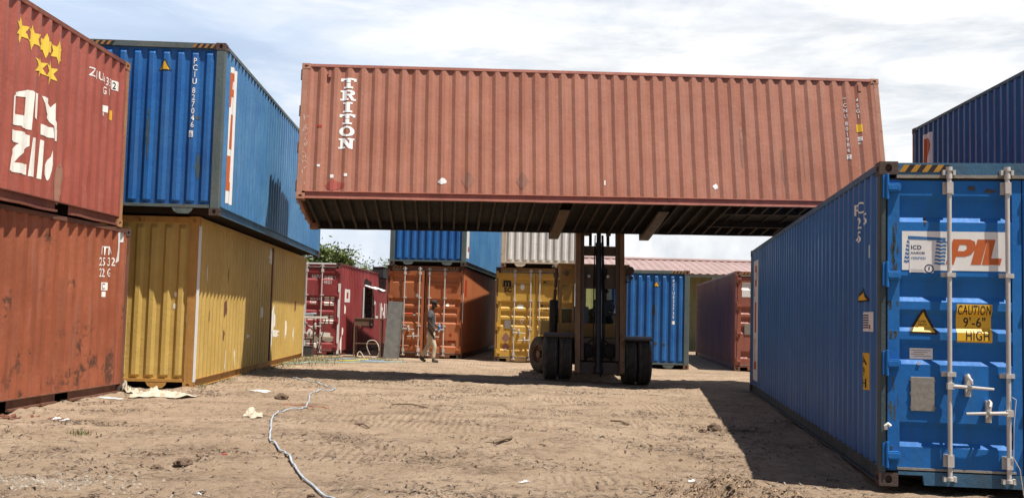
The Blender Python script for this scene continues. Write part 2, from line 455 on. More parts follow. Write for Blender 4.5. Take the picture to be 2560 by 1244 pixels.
class Marks:
    """gathers flat shapes on one face of one container and lays them on the steel; separate pieces become separate objects unless they form one logo"""
    def __init__(s, C, face, mat, name='marking', off=.004, iy=0):
        s.C, s.face, s.mat, s.name, s.off, s.iy = C, face, mat, name, off, iy; s.parts = []
        s.one = any(k in name for k in ('logo', 'print', 'chalk', 'caution_lettering', 'warning_lettering', 'inspection_lettering'))
    def _put(s, me, a, b, flip=False):
        bm = bmesh.new(); bm.from_mesh(me); bpy.data.meshes.remove(me)
        for v in bm.verts: v.co = ((-v.co.x if flip else v.co.x) + a, v.co.y + b, 0)
        if s.parts and (s.one or getattr(s, 'hold', False)):
            tmp = bpy.data.meshes.new('t'); bm.to_mesh(tmp); bm.free(); s.parts[-1].from_mesh(tmp); bpy.data.meshes.remove(tmp)
        else: s.parts.append(bm)
        return s
    def text(s, t, a, b, h, bold=.012, wide=.8):
        return s._put(text_mesh(t, h, bold, wide), a, b, s.face == 'left')
    def column(s, t, a, b, h, step, bold=.012, wide=.8):
        for i, ch in enumerate(t):
            if ch == ' ': continue
            me = text_mesh(ch, h, bold, wide); w = (min(v.co.x for v in me.vertices) + max(v.co.x for v in me.vertices)) / 2
            s._put(me, a + (w if s.face == 'left' else -w), b - i * step, s.face == 'left'); s.hold = True
        s.hold = False
        return s
    def poly(s, *polys): return s._put(poly_mesh(polys), 0, 0)
    def glyph(s, polys, a, b, w, h, sh=0.):
        return s._put(poly_mesh([[((x / 10. + sh * (y / 10. - .5)) * w, y / 10. * h) for x, y in p] for p in polys]), a, b, s.face == 'left')
    def rect(s, a0, a1, b0, b1): return s.poly([(a0, b0), (a1, b0), (a1, b1), (a0, b1)])
    def done(s, parent=None):
        for bm in s.parts: o = s._lay(bm, parent)
        return o
    def _lay(s, bm, parent):
        C = s.C
        a0 = min((v.co.x for v in bm.verts), default=0); a1 = max((v.co.x for v in bm.verts), default=0)
        b0 = min((v.co.y for v in bm.verts), default=0); b1 = max((v.co.y for v in bm.verts), default=0)
        if s.face in ('left', 'right'):
            av = C.side.br; bv = rows_between(0, 3, 12)
            if not (C.side.amp or C.side.dents): bv = []
            fn = C.side
        else:
            fn = C.ends[s.iy]; av = fn.br if isinstance(fn, Front) else []; bv = fn.zr if isinstance(fn, Front) else fn.br
        for val, no in [(x, (1, 0, 0)) for x in av if a0 < x < a1] + [(x, (0, 1, 0)) for x in bv if b0 < x < b1]:
            co = (val, 0, 0) if no[0] else (0, val, 0)
            bmesh.ops.bisect_plane(bm, geom=bm.verts[:] + bm.edges[:] + bm.faces[:], plane_co=co, plane_no=no)
        for v in bm.verts:
            a, b = v.co.x, v.co.y
            if s.face == 'left': v.co = (.009 + fn(a, b) - s.off, a, b)
            elif s.face == 'right': v.co = (WD - .009 - fn(a, b) + s.off, a, b)
            else:
                d = fn(a, b) - s.off; v.co = (a, (C.L - d) if s.iy else d, b)
        me = bpy.data.meshes.new(s.name); bm.to_mesh(me); bm.free(); me.materials.append(s.mat)
        o = bpy.data.objects.new(s.name, me); COL.objects.link(o); o.parent = parent or C.root
        return o
def blob(a, b, ra, rb, seed, n=14, rag=.35):
    return [(a + ra * math.cos(t) * (1 + rag * noise.noise((math.cos(t) * 1.7 + seed, math.sin(t) * 1.7, seed))), b + rb * math.sin(t) * (1 + rag * noise.noise((math.sin(t) * 1.9, math.cos(t) * 1.3 + seed, seed + 4)))) for t in [2 * math.pi * i / n for i in range(n)]]
def tri(a, b, w, h): return [(a - w / 2, b), (a + w / 2, b), (a, b + h)]

def frame(ref, yaw, kind='L', L=L40):
    y = R(yaw); ld = Vector((math.sin(y), math.cos(y), 0)); wd = Vector((math.cos(y), -math.sin(y), 0)); o = Vector(ref)
    if 'R' in kind: o = o - wd * WD
    if 'far' in kind: o = o - ld * L
    return Matrix.Translation(o) @ Matrix.Rotation(-y, 4, 'Z')

# ------------------------------------------------------------------ paints of the containers
P_RUSTRED = paint('faded_rust_red_paint', (.28, .076, .034), (.36, .108, .05), rust=.75, grime=.5, rough=.62, seed=21, gcol=(.10, .05, .035), rcol=(.15, .06, .034), pale=.35, low=.055)
P_MAROON = paint('maroon_red_paint', (.335, .085, .058), (.40, .108, .074), rust=.35, grime=.4, rough=.5, seed=22, gcol=(.16, .075, .045), rcol=(.22, .10, .05), pale=.25, low=.04)
P_MAROONF = paint('maroon_frame_paint', (.17, .055, .04), (.27, .10, .062), rust=.7, grime=.5, rough=.7, seed=23)
P_OCHRE = paint('ochre_post_paint', (.33, .15, .07), (.45, .24, .11), rust=.8, grime=.35, rough=.7, seed=24)
P_RUSTF = paint('rusty_brown_frame_paint', (.13, .055, .038), (.20, .09, .055), rust=.8, grime=.5, rough=.75, seed=25)
P_YEL = paint('mustard_yellow_paint', (.49, .325, .085), (.57, .385, .11), rust=.12, grime=.32, rough=.5, seed=26, gcol=(.20, .12, .04), rcol=(.16, .08, .03), chips=.4, pale=.2)
P_YELP = paint('mustard_post_paint', (.42, .215, .055), (.50, .27, .07), rust=.75, grime=.4, rough=.6, seed=27, rcol=(.21, .075, .03))
P_BLUE = paint('sun_faded_blue_paint', (.045, .165, .36), (.085, .24, .43), rust=.1, grime=.3, rough=.45, seed=28, gcol=(.10, .14, .15), chips=.35, pale=.3)
P_BLUEE = paint('deep_blue_paint', (.016, .10, .33), (.03, .155, .41), rust=.14, grime=.45, rough=.42, seed=29, gcol=(.05, .09, .11), chips=.4, pale=.15)
P_BLUEW = paint('weathered_teal_frame_paint', (.075, .115, .12), (.13, .15, .135), rust=.65, grime=.65, rough=.65, seed=30, gcol=(.06, .05, .04))
P_BLUER = paint('blue_rail_paint', (.05, .15, .25), (.08, .20, .30), rust=.3, grime=.5, rough=.55, seed=31)
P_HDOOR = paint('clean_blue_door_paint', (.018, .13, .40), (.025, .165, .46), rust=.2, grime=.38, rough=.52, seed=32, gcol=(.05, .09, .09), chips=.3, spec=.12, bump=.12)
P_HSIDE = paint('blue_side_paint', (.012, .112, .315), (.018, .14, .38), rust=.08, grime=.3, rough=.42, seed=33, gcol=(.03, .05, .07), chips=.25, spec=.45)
P_HPOST = paint('grimy_dark_post_paint', (.042, .065, .072), (.075, .10, .105), rust=.6, grime=.6, rough=.65, seed=34)
P_HSILL = paint('grimy_blue_sill_paint', (.035, .095, .16), (.05, .14, .24), rust=.45, grime=.55, rough=.6, seed=35, gcol=(.07, .07, .05))
P_TRI = paint('salmon_brown_paint', (.335, .128, .077), (.40, .168, .107), rust=.2, grime=.38, rough=.5, seed=36, gcol=(.27, .16, .12), chips=.25, pale=.25)
P_TRIF = paint('brown_red_rail_paint', (.33, .115, .08), (.42, .16, .11), rust=.35, grime=.35, rough=.6, seed=37)
P_TRIP = paint('rusty_salmon_post_paint', (.33, .15, .09), (.45, .21, .14), rust=.8, grime=.45, rough=.7, seed=38)
P_ORG = paint('orange_red_paint', (.41, .125, .045), (.48, .16, .062), rust=.15, grime=.35, rough=.5, seed=39, gcol=(.15, .05, .03), pale=.2)
P_ORGF = paint('brown_orange_frame_paint', (.17, .065, .035), (.27, .10, .05), rust=.7, grime=.5, rough=.65, seed=40)
P_CRIM = paint('crimson_paint', (.25, .038, .040), (.31, .058, .056), rust=.1, grime=.28, rough=.5, seed=41, gcol=(.10, .02, .02), pale=.25)
P_CRIMF = paint('dark_crimson_frame_paint', (.15, .03, .03), (.23, .05, .045), rust=.45, grime=.45, rough=.6, seed=42)
P_MSC = paint('golden_yellow_paint', (.52, .30, .045), (.58, .35, .07), rust=.18, grime=.35, rough=.5, seed=43, gcol=(.18, .09, .03))
P_MSCF = paint('brown_yellow_frame_paint', (.20, .115, .045), (.32, .19, .07), rust=.7, grime=.55, rough=.65, seed=44)
P_WHT = paint('old_white_paint', (.66, .65, .62), (.76, .75, .71), rust=.5, grime=.35, rough=.5, seed=45, gcol=(.30, .24, .17), rcol=(.24, .10, .04))
P_WHTF = paint('cream_rusted_frame_paint', (.46, .37, .26), (.60, .50, .38), rust=.8, grime=.5, rough=.65, seed=46)
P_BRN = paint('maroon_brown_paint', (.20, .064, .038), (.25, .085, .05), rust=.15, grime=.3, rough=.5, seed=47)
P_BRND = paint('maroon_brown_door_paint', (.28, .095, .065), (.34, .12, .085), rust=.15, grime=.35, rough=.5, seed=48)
P_NAVY = paint('navy_blue_paint', (.007, .060, .165), (.010, .08, .20), rust=.05, grime=.2, rough=.45, seed=49, chips=.15)
ZEBRA = (mark('zebra_yellow', (.42, .21, .03), .25, 14), mark('zebra_black', (.02, .018, .016), .2, 15))
ZEBRAD = (mark('faded_zebra_tan', (.33, .17, .06), .5, 16), mark('faded_zebra_black', (.03, .022, .018), .3, 17))

PGL = [[(0, 0), (0, 10), (6.6, 10), (8.8, 9.2), (9.7, 7.3), (9.7, 5.6), (8.8, 3.9), (6.6, 3.1), (3.2, 3.1), (3.2, 0)], [(3.2, 5.3), (5.6, 5.3), (6.4, 6), (6.4, 7.1), (5.6, 7.8), (3.2, 7.8)]]
IGL = [[(0, 0), (0, 10), (10, 10), (10, 0)]]
LGL = [[(0, 0), (0, 10), (4.2, 10), (4.2, 2.6), (10, 2.6), (10, 0)]]
def waves(mk_, a0, a1, b0, b1, n, slant=0.):
    for i in range(n):
        b = b0 + (b1 - b0) * (i + .2) / n; t = (b1 - b0) / n * .52; s0 = slant * (b - b0)
        up = [(a0 + s0 + (a1 - a0) * k / 8, b + t + .25 * t * math.sin(k * 1.25)) for k in range(9)]
        dn = [(a0 + s0 + (a1 - a0) * k / 8, b + .25 * t * math.sin(k * 1.25)) for k in range(8, -1, -1)]
        mk_.poly(up + dn)
def pil_strip(C, face, a0, a1, z0=.27, z1=2.64):
    Marks(C, face, PAPER, 'logo_panel', .004).rect(a0, a1, z0, z1).done()
    m = Marks(C, face, ORM, 'logo_lettering', .006); w = (a1 - a0) * .66; ac = (a0 + a1) / 2; h = (z1 - z0) * .255
    st = ac + (w / 2 if face == 'left' else -w / 2)
    m.glyph(PGL, st, z1 - h - .1, w, h, .12); m.glyph(IGL, st + (-.28 * w if face == 'left' else .28 * w), z1 - 2 * h - .22, w * .4, h, .12); m.glyph(LGL, st, z1 - 3 * h - .34, w, h, .12)
    m.done()
def warn_tri(C, face, a, b, w, h):
    Marks(C, face, BLK, 'warning_sticker', .004).poly(tri(a, b, w, h)).done()
    Marks(C, face, YELM, 'warning_sticker', .006).poly(tri(a, b + .09 * h, w * .76, h * .74)).done()

# ---- left foreground stack
A = container('rust red short container at the bottom of the nearest left stack, dented near the ground', frame((-6.09, 16.164, .02), 2.78, 'Rfar', L20), L20, ST, P_RUSTRED, P_RUSTF, DARKRUST, rows=16, amp=.007,
    dents=[(3.3, .52, .22, .10, .03), (1.2, 1.75, .25, .12, .03), (2.2, 1.5, .16, .10, .025), (4.3, 1.35, .12, .12, .02), (2.6, .35, .18, .14, .035), (4.7, .9, .2, .08, .02), (1.9, 1.0, .15, .12, .03), (3.75, 1.7, .10, .16, .02), (5.3, .6, .14, .16, .02), (.8, .9, .2, .2, .03)],
    pockets=((2.35, 2.72), (3.95, 4.32)), wavy=.008, front='wall', back='door', see_floor=False)
Marks(A, 'right', WHITE, 'lettering').text('I', 5.06, 2.13, .13, .01, .85).text('T', 5.20, 2.135, .13, .01, .95).text('N', 5.30, 2.14, .13, .01, .85).text('2', 5.03, 1.965, .125, .01, .8).text('5', 5.205, 1.97, .125, .01, .85).text('3', 5.30, 1.975, .125, .01, .8).text('2', 5.50, 1.985, .125, .01, .9).text('2', 5.04, 1.80, .125, .01, .8).text('2', 5.205, 1.805, .125, .01, .85).text('G', 5.305, 1.81, .125, .01, .8).rect(5.19, 5.33, 1.60, 1.72).rect(5.22, 5.30, 1.50, 1.58).done()
Marks(A, 'right', RUST, 'lettering', .007).text('C', 5.22, 1.62, .085, .012, .8).done()
Marks(A, 'right', PAPER, 'torn_sticker', .005).poly([(5.58, 2.03), (5.76, 2.10), (5.75, 2.36), (5.84, 2.37), (5.84, 2.56), (5.60, 2.50), (5.62, 2.27)]).done()

A2 = container('maroon long container with yellow stars and white logo, on top of the nearest left stack', frame((-6.103, 15.82, 2.616), 1.15, 'Rfar', L40), L40, ST, P_MAROON, P_MAROONF, P_OCHRE, rows=14, amp=.005,
    dents=[(8.25, .55, .25, .2, .025), (10.3, .75, .2, .2, .02), (11.0, .5, .25, .12, .022), (10.2, .35, .12, .1, .025)],
    pockets=((10.02, 10.42),), wavy=.016, post=P_OCHRE, front='wall', back='door', see_floor=False)
LG = dict(a=[(8.72, 1.318), (8.796, 1.371), (9.063, 1.476), (9.216, 1.492), (9.238, 1.475), (9.219, .984), (8.974, .969), (8.947, .989), (8.725, .964)], ah=[(8.805, 1.336), (9.002, 1.361), (8.992, 1.126), (8.814, 1.114)],
  b=[(9.251, 1.474), (9.379, 1.481), (9.375, 1.135), (9.316, 1.134), (9.263, 1.155)], c=[(9.471, 1.482), (9.578, 1.474), (9.737, 1.385), (9.773, 1.431), (9.81, 1.465), (9.824, 1.233), (9.963, 1.115), (9.966, .97), (9.829, .949), (9.792, 1.148), (9.574, 1.274)],
  d=[(9.474, 1.114), (9.541, 1.107), (9.782, 1.12), (9.812, .983), (9.557, .963), (9.477, .974)], e=[(8.721, .9), (8.943, .921), (9.202, .912), (9.205, .776), (8.954, .612), (8.893, .518), (9.183, .537), (9.186, .402), (8.931, .396), (8.72, .396), (8.738, .542), (8.764, .624), (8.937, .767), (8.731, .766)],
  f=[(9.242, .895), (9.368, .904), (9.363, .395), (9.207, .392)], g=[(9.477, .907), (9.538, .899), (9.535, .59), (9.518, .391), (9.461, .396)], h=[(9.79, .817), (9.812, .632), (9.767, .431), (9.743, .402), (9.68, .484), (9.678, .612), (9.773, .729)])
m = Marks(A2, 'right', mark('worn_white_logo', (.84, .81, .73), .26, 12, dirt=.35), 'logo', .005); m.poly(LG['a'], LG['ah'])
for k in 'bcdefgh': m.poly(LG[k])
m.done()
m = Marks(A2, 'right', STARY, 'star_marking', .005)
for (y, z) in ((8.85, 2.177), (9.15, 2.163), (9.49, 2.150), (9.82, 2.145), (9.37, 1.84), (9.66, 1.835)):
    m.poly([(y + (.175 if i % 2 == 0 else .088) * math.sin(i * math.pi / 6), z + (.168 if i % 2 == 0 else .080) * math.cos(i * math.pi / 6)) for i in range(12)])
m.done()
Marks(A2, 'right', WHITE, 'lettering').text('Z', 10.83, 2.085, .125, .011, 1.15).text('I', 11.075, 2.09, .12, .011, 1.).text('U', 11.125, 2.09, .12, .011, .95).text('4', 11.335, 2.075, .12, .008, .55).text('3', 11.40, 2.07, .12, .008, .55).text('5', 11.46, 2.065, .12, .008, .55).text('G', 11.34, 1.93, .11, .009, .72).text('1', 11.44, 1.93, .11, .009, .8).rect(11.62, 11.79, 2.055, 2.20).text('R', 11.37, 1.60, .05).rect(11.36, 11.46, 1.66, 1.76).done()
Marks(A2, 'right', BLK, 'lettering', .007).text('2', 11.66, 2.075, .10, .012, .8).done()
Marks(A2, 'right', YELM, 'height_sticker').rect(11.57, 11.68, 1.585, 1.735).done()
Marks(A2, 'right', mark('faded_scrape', (.33, .17, .115), .72, 31), 'grey_scrape', .004).poly(blob(10.05, .42, .08, .28, 11, 28, .8)).done()

# ---- left stack behind
B = container('mustard yellow container with a white painted corner edge, under the overhanging blue one', frame((-5.284, 17.06, .03), -3.0, 'R'), L40, HC, P_YEL, P_YELP, P_YELP, rows=6, amp=.002, post=P_YELP, railmat=P_YEL, lipmat=P_YELP, front='wall', back='door', see_floor=False)
mb = MB(); mb.box(WD - .0, WD + .006, .003, .17, .12, 2.74); mb.build('white_edge_stripe', PAPER, B.root)
mb = MB(); mb.box(WD - .004, WD + .006, L40 - .12, L40 - .03, .05, 2.74); mb.build('white_edge_stripe', PAPER, B.root)
mb = MB(); mb.box(WD - .05, WD + .002, 6.93, 7.03, .165, HC - .07); mb.build('welded_seam', P_RUSTF, B.root)
m = Marks(B, 'right', WHITEW, 'scraped_white_patch')
for i, (y, z, a, b) in enumerate(((6.75, 2.62, .22, .2), (7.35, 1.1, .2, .35), (7.8, .8, .5, .1), (7.2, .55, .12, .3), (3.25, .42, .08, .22), (2.4, .35, .06, .26), (5.9, 1.3, .12, .12), (9.2, .9, .08, .3), (10.4, .75, .06, .25), (.75, 1.95, .05, .16), (4.4, .8, .2, .05), (8.3, 1.6, .06, .4))): m.poly(blob(y, z, a, b, i + .5, rag=.8))
m.done()
m = Marks(B, 'right', P_RUSTF, 'rust_gouge')
for i, (y, z, a, b) in enumerate(((2.3, 1.35, .05, .16), (2.4, 2.0, .05, .12), (2.25, .85, .06, .12), (5.2, 1.9, .05, .1), (9.4, 1.2, .05, .2), (10.6, 1.5, .05, .15), (4.1, .6, .05, .1), (1.0, 1.2, .03, .1))): m.poly(blob(y, z, a, b, i + 20.5, rag=.8))
m.done()
Marks(B, 'front', WHITEW, 'peeling_sticker').rect(2.27, 2.37, 1.12, 1.26).poly(blob(2.31, .68, .04, .10, 3)).poly(blob(2.38, .62, .04, .04, 5)).poly(blob(2.09, 1.58, .03, .05, 7)).poly(blob(2.08, 1.38, .03, .05, 8)).done()

B2 = container('faded blue container with a white logo strip, overhanging the yellow one on the left', frame((-4.88, 16.75, 2.93), -2.85, 'R'), L40, HC, P_BLUE, P_BLUER, DARKRUST, frontmat=P_BLUEE, rows=6, amp=.002, post=P_BLUEW, railmat=P_BLUEW, lipmat=P_BLUER, zebra=ZEBRAD)
warn_tri(B2, 'front', 1.44, 2.40, .21, .20)
Marks(B2, 'front', WHITE, 'lettering', .005).column('PCIU', 1.945, 2.53, .095, .115).column('8270466'[:6], 1.94, 2.03, .095, .115).rect(1.885, 1.96, 1.29, 1.40).done()
Marks(B2, 'front', BLM, 'lettering', .007).text('6', 1.90, 1.30, .085, .012, .7).done()
Marks(B2, 'front', mark('teal_scrape', (.06, .10, .12), .8, 41), 'grey_scrape', .004).poly(blob(1.22, 1.35, .03, .4, 1, 24, .8)).poly(blob(2.05, .8, .04, .2, 15, 24, .8)).poly(blob(2.02, 1.62, .05, .03, 3, 24, .8)).done()
pil_strip(B2, 'right', .47, .95)

# ---- container carried by the forklift
TM = Matrix(((-.06432, -.99759, -.026, 7.826), (.98247, -.06787, .17361, 20.916), (-.17495, -.01438, .98447, 3.792), (0, 0, 0, 1)))
T = container('salmon brown container lifted in the air on the forks of the forklift', TM, L40, HC, P_TRI, P_TRIF, P_TRIP, rows=16, amp=.003,
    dents=[(6.4, 1.5, 1.6, .7, .012), (9.3, 1.0, 1.3, .5, .012), (3.9, 1.1, 1.2, .6, .012), (3.05, 1.72, .10, .2, .03), (2.9, .55, .2, .12, .018), (2.4, .5, .16, .16, .02), (1.95, .55, .16, .12, .02), (1.5, .6, .12, .08, .018), (3.4, .6, .16, .1, .015), (1.4, .25, .1, .06, .03)] + [(10.3 - .29 * i, 2.0 - .07 * (i % 5), .09, .03, .016) for i in range(24)] + [(5 - .285 * i, 2.15 - .05 * (i % 4), .09, .03, .014) for i in range(16)],
    wavy=.006, goose=True, post=P_TRIP, back='door', lipmat=P_TRIF, far_rail=UNDER)  # far bottom rail in near-black paint, shade under the load put into its colour
GL = dict(T=[[(0, 10), (10, 10), (10, 7), (8.7, 7), (8.2, 8.3), (6.4, 8.3), (6.4, 5.6), (3.6, 5.6), (3.6, 8.3), (1.8, 8.3), (1.3, 7), (0, 7)], [(3.6, 5.1), (6.4, 5.1), (6.4, 1.7), (8, 1.7), (8, 0), (2, 0), (2, 1.7), (3.6, 1.7)]],
  R=[[(0, 10), (6.6, 10), (8.8, 9.3), (9.4, 7.6), (8.8, 5.8), (7.2, 5), (8.8, 1.7), (10, 1.7), (10, 0), (7.2, 0), (5, 4.5), (4.1, 4.5), (4.1, 1.7), (5.4, 1.7), (5.4, 0), (0, 0), (0, 1.7), (1.3, 1.7), (1.3, 8.3), (0, 8.3)], [(4.1, 8.4), (5.8, 8.4), (6.6, 7.7), (6.6, 6.7), (5.8, 6.1), (4.1, 6.1)]],
  I=[[(2, 10), (8, 10), (8, 8.3), (6.5, 8.3), (6.5, 1.7), (8, 1.7), (8, 0), (2, 0), (2, 1.7), (3.5, 1.7), (3.5, 8.3), (2, 8.3)]],
  O=[[(5 + 4.9 * math.cos(i * math.pi / 12), 5 + 5 * math.sin(i * math.pi / 12)) for i in range(24)], [(5 + 2.3 * math.cos(i * math.pi / 12), 5 + 3.3 * math.sin(i * math.pi / 12)) for i in range(24)]],
  N=[[(0, 10), (3.7, 10), (7, 4.2), (7, 8.3), (5.8, 8.3), (5.8, 10), (10, 10), (10, 8.3), (9, 8.3), (9, 0), (6.5, 0), (3, 6), (3, 1.7), (4.3, 1.7), (4.3, 0), (0, 0), (0, 1.7), (1.1, 1.7), (1.1, 8.3), (0, 8.3)]])
m = Marks(T, 'left', mark('crisp_white_marking', (.86, .84, .80), .03, 18, dirt=.15), 'logo_lettering', .006)
for ch, z in zip('TRITON', (2.372, 2.110, 1.848, 1.590, 1.328, 1.070)): m.glyph(GL[ch], 11.39, z, .315, .222)
m.done()
m = Marks(T, 'left', WHITE, 'lettering', .006)
m.column('TCNU', .775, 2.365, .083, .122).column('801986', .775, 1.83, .083, .118).column('45G1', .50, 2.365, .083, .122).rect(.46, .545, 1.49, 1.58).text('B1', .545, 1.42, .045).rect(.735, .815, 1.075, 1.18).done()
Marks(T, 'left', P_TRI, 'lettering', .008).text('2', .805, 1.085, .08, .012, .75).text('IC', .54, 1.50, .06, .01, .8).done()
Marks(T, 'left', YELM, 'height_sticker', .006).rect(.44, .56, 1.69, 1.86).done()
m = Marks(T, 'left', PAPER, 'small_sticker', .006)
m.rect(11.74, 11.80, .67, .72).rect(11.46, 11.53, .44, .51).rect(11.19, 11.26, .48, .54).poly(blob(9.27, .416, .09, .07, 2, rag=.6)).poly(blob(3.66, .41, .06, .06, 5, rag=.9)).rect(5.95, 5.98, .40, .5); m.done()
Marks(T, 'left', REDM, 'small_sticker', .006).rect(11.73, 11.83, 1.51, 1.56).done()
Marks(T, 'left', mark('faded_red_scuff', (.34, .075, .055), .45, 33), 'red_scuff', .005).poly(blob(11.45, .29, .18, .10, 9, 24, rag=.7)).done()
Marks(T, 'left', mark('faded_placard_stain', (.27, .13, .09), .62, 39), 'grey_stain', .005).poly([(8.9, .46), (8.77, .66), (8.62, .46), (8.77, .25)]).poly([(7.78, .46), (7.66, .66), (7.52, .46), (7.66, .25)]).poly(blob(3.05, 1.35, .04, .5, 21)).poly(blob(2.2, .9, .03, .4, 22)).poly(blob(1.75, 1.1, .025, .5, 23)).poly(blob(10.05, 1.5, .02, .3, 24)).done()
mb = MB()
for y in (11.62, .43): mb.box(-.004, .03, y - .03, y + .03, 2.60, 2.75)
mb.build('lashing_bracket', P_TRIF, T.root)
m = Marks(T, 'left', WHITEW, 'chalk_scribble', -.002)
for i in range(26):
    y = 12.06 + random.uniform(-.04, .04); z = random.uniform(.3, 1.75); a = random.uniform(-1.2, 1.2); l = random.uniform(.04, .11)
    dx, dz = math.sin(a) * l / 2 * .6, math.cos(a) * l / 2
    m.poly([(y - dx - .003, z - dz), (y - dx + .003, z - dz), (y + dx + .003, z + dz), (y + dx - .003, z + dz)])
m.C.side, sv = Prof(L40), T.side; o = m.done(); T.side = sv
for v in o.data.vertices: v.co.x = .003

# ---- right foreground
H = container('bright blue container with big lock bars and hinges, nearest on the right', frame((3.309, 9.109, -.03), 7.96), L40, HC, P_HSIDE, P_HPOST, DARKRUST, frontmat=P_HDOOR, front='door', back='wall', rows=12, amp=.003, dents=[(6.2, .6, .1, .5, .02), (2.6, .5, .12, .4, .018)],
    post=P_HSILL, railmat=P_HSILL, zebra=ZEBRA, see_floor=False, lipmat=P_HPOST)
for o in [c for c in H.root.children if c.name.startswith('corner_post')]: o.data.materials[0] = P_HPOST
iy = 0; d = H.doors[0]
Marks(H, 'front', PAPER, 'logo_panel', .003).rect(.198, 1.094, 1.918, 2.268).done(d)
m = Marks(H, 'front', BLM, 'logo_lettering', .0045); waves(m, .475, .565, 1.965, 2.19, 7, .09); waves(m, .215, .262, 1.98, 2.19, 6, .14); m.poly([(.25, 2.195), (.57, 2.185), (.578, 2.21), (.25, 2.225)]); m.done(d)
m = Marks(H, 'front', ORM, 'logo_lettering', .0045); m.glyph(PGL, .605, 1.975, .215, .225, .30); m.glyph(IGL, .815, 1.975, .085, .225, .70); m.glyph(LGL, .905, 1.975, .155, .225, .34); m.done(d)
Marks(H, 'front', PAPER, 'inspection_sticker', .006).rect(.262, .468, 1.895, 2.185).done(d)
Marks(H, 'front', NAVY, 'inspection_lettering', .0075).text('ICD', .273, 2.105, .036, .02, 1.0).text('NAIROBI', .273, 2.062, .02, .022, 1.0).rect(.272, .39, 1.892, 1.898).poly([(.43 + .04 * math.cos(i * .4), 1.933 + .04 * math.sin(i * .4)) for i in range(16)], [(.43 + .031 * math.cos(i * .4), 1.933 + .031 * math.sin(i * .4)) for i in range(16)]).rect(.425, .435, 1.92, 1.95).rect(.274, .38, 1.906, 1.908).rect(.274, .385, 1.914, 1.916).rect(.274, .38, 1.922, 1.924).done(d)
Marks(H, 'front', BLM, 'inspection_lettering', .0075).text('VERIFIED', .274, 2.016, .021, .018, 1.0).done(d)
Marks(H, 'front', BLK, 'warning_sticker', .004).poly([(.262, 1.375), (.275, 1.352), (.495, 1.348), (.508, 1.368), (.395, 1.572), (.378, 1.572)]).done(d)
Marks(H, 'front', YELM, 'warning_sticker', .0055).poly([(.287, 1.368), (.482, 1.365), (.386, 1.545)]).done(d)
Marks(H, 'front', BLK, 'warning_lettering', .007).text('SUPER', .344, 1.452, .018, .01, .9).text('HEAVY', .342, 1.424, .018, .01, .9).done(d)
Marks(H, 'front', YELM, 'caution_sticker', .004).rect(.667, .965, 1.285, 1.622).done(d)
Marks(H, 'front', BLK, 'caution_lettering', .0055).text('CAUTION', .674, 1.530, .082, .009, .505).text("9'-6\"", .728, 1.422, .082, .010, .80).text('HIGH', .738, 1.306, .082, .010, .68).done(d)
Marks(H, 'front', PAPER, 'paper_notice', .004).rect(.272, .470, 1.125, 1.222).done(d)
m = Marks(H, 'front', DKM, 'notice_print', .005)
for i in range(4): m.rect(.285 + .02 * (i % 2), .455 - .03 * (i % 3), 1.20 - i * .017, 1.205 - i * .017)
m.done(d)
mb = MB(); mb.box(.270, .474, .006, .0215, .668, .968)
for z in (.70, .82, .94): mb.box(.264, .272, .004, .0215, z - .012, z + .012); mb.box(.472, .480, .004, .0215, z - .012, z + .012)
mb.build('data_plate', PLATE, d, bevel=.006)
mb = MB(); mb.box(.328, .352, .012, .0215, 1.075, 1.10); mb.build('seal_lug', ZINC, d)
Marks(H, 'front', WHITEW, 'peeled_white_letter', .004).poly([(1.10, .50), (1.17, .505), (1.18, .47), (1.14, .48), (1.16, .43), (1.10, .44)]).done(d)
m = Marks(H, 'front', SCR, 'grey_scrape', .003); m.poly(blob(.60, 2.63, .05, .03, 3, rag=.9)).poly(blob(.80, 2.66, .04, .02, 4, rag=.9)).poly(blob(.95, 2.63, .05, .02, 5, rag=.9)).poly(blob(.40, 2.36, .012, .04, 6)).done(d)
m = Marks(H, 'front', P_HPOST, 'rust_run', .003)
for i in range(34): m.poly(blob(.09 + .08 * random.random(), random.uniform(.3, 2.5), random.uniform(.005, .017), random.uniform(.02, .13), i * 1.3, 22, rag=.95))
m.done(d)
# side of the near blue container
m = Marks(H, 'left', WHITE, 'lettering', .005)
m.text('P', 1.22, 2.52, .11, .008, 1.3).text('C', 1.01, 2.52, .11, .008, 1.25).text('1', 1.16, 2.37, .11, .008, 1.).text('2', 1.01, 2.37, .11, .008, 1.3).text('1', .80, 2.38, .11, .008, 1.).text('5', .735, 2.385, .11, .008, 1.3).text('4', 1.19, 2.23, .11, .008, 1.1).text('5', 1.01, 2.23, .11, .008, 1.3).rect(.60, .62, 2.06, 2.18).done()
warn_tri(H, 'left', .81, 1.64, .46, .19)
Marks(H, 'left', PAPER, 'logo_panel', .005).rect(.36, .88, 1.355, 1.54).done()
m = Marks(H, 'left', NAVY, 'logo_lettering', .007); waves(m, .62, .86, 1.38, 1.52, 6); m.done()
Marks(H, 'left', REDM, 'logo_lettering', .007).poly([(.40, 1.38), (.55, 1.38), (.55, 1.52), (.50, 1.52), (.50, 1.42), (.40, 1.42)]).done()
Marks(H, 'left', YELM, 'caution_sticker', .005).rect(.53, .87, .80, 1.15).done()
Marks(H, 'left', BLK, 'caution_lettering', .007).text('A', .745, 1.04, .085, .008, 1.35).text('9', .735, .93, .085, .008, 1.3).text('H', .74, .82, .085, .008, 1.2).done()
pil_strip(H, 'left', 10.75, 11.55)
mb = MB(); pts = [(1.10, -.06, .82), (1.13, -.07, .80), (1.11, -.075, .6), (1.105, -.07, .3), (1.16, -.06, .2), (1.19, -.05, 0), (1.20, -.06, -.06)]; mb.tube(pts, .004, 6); mb.build('hanging_wire', ZINC, d)
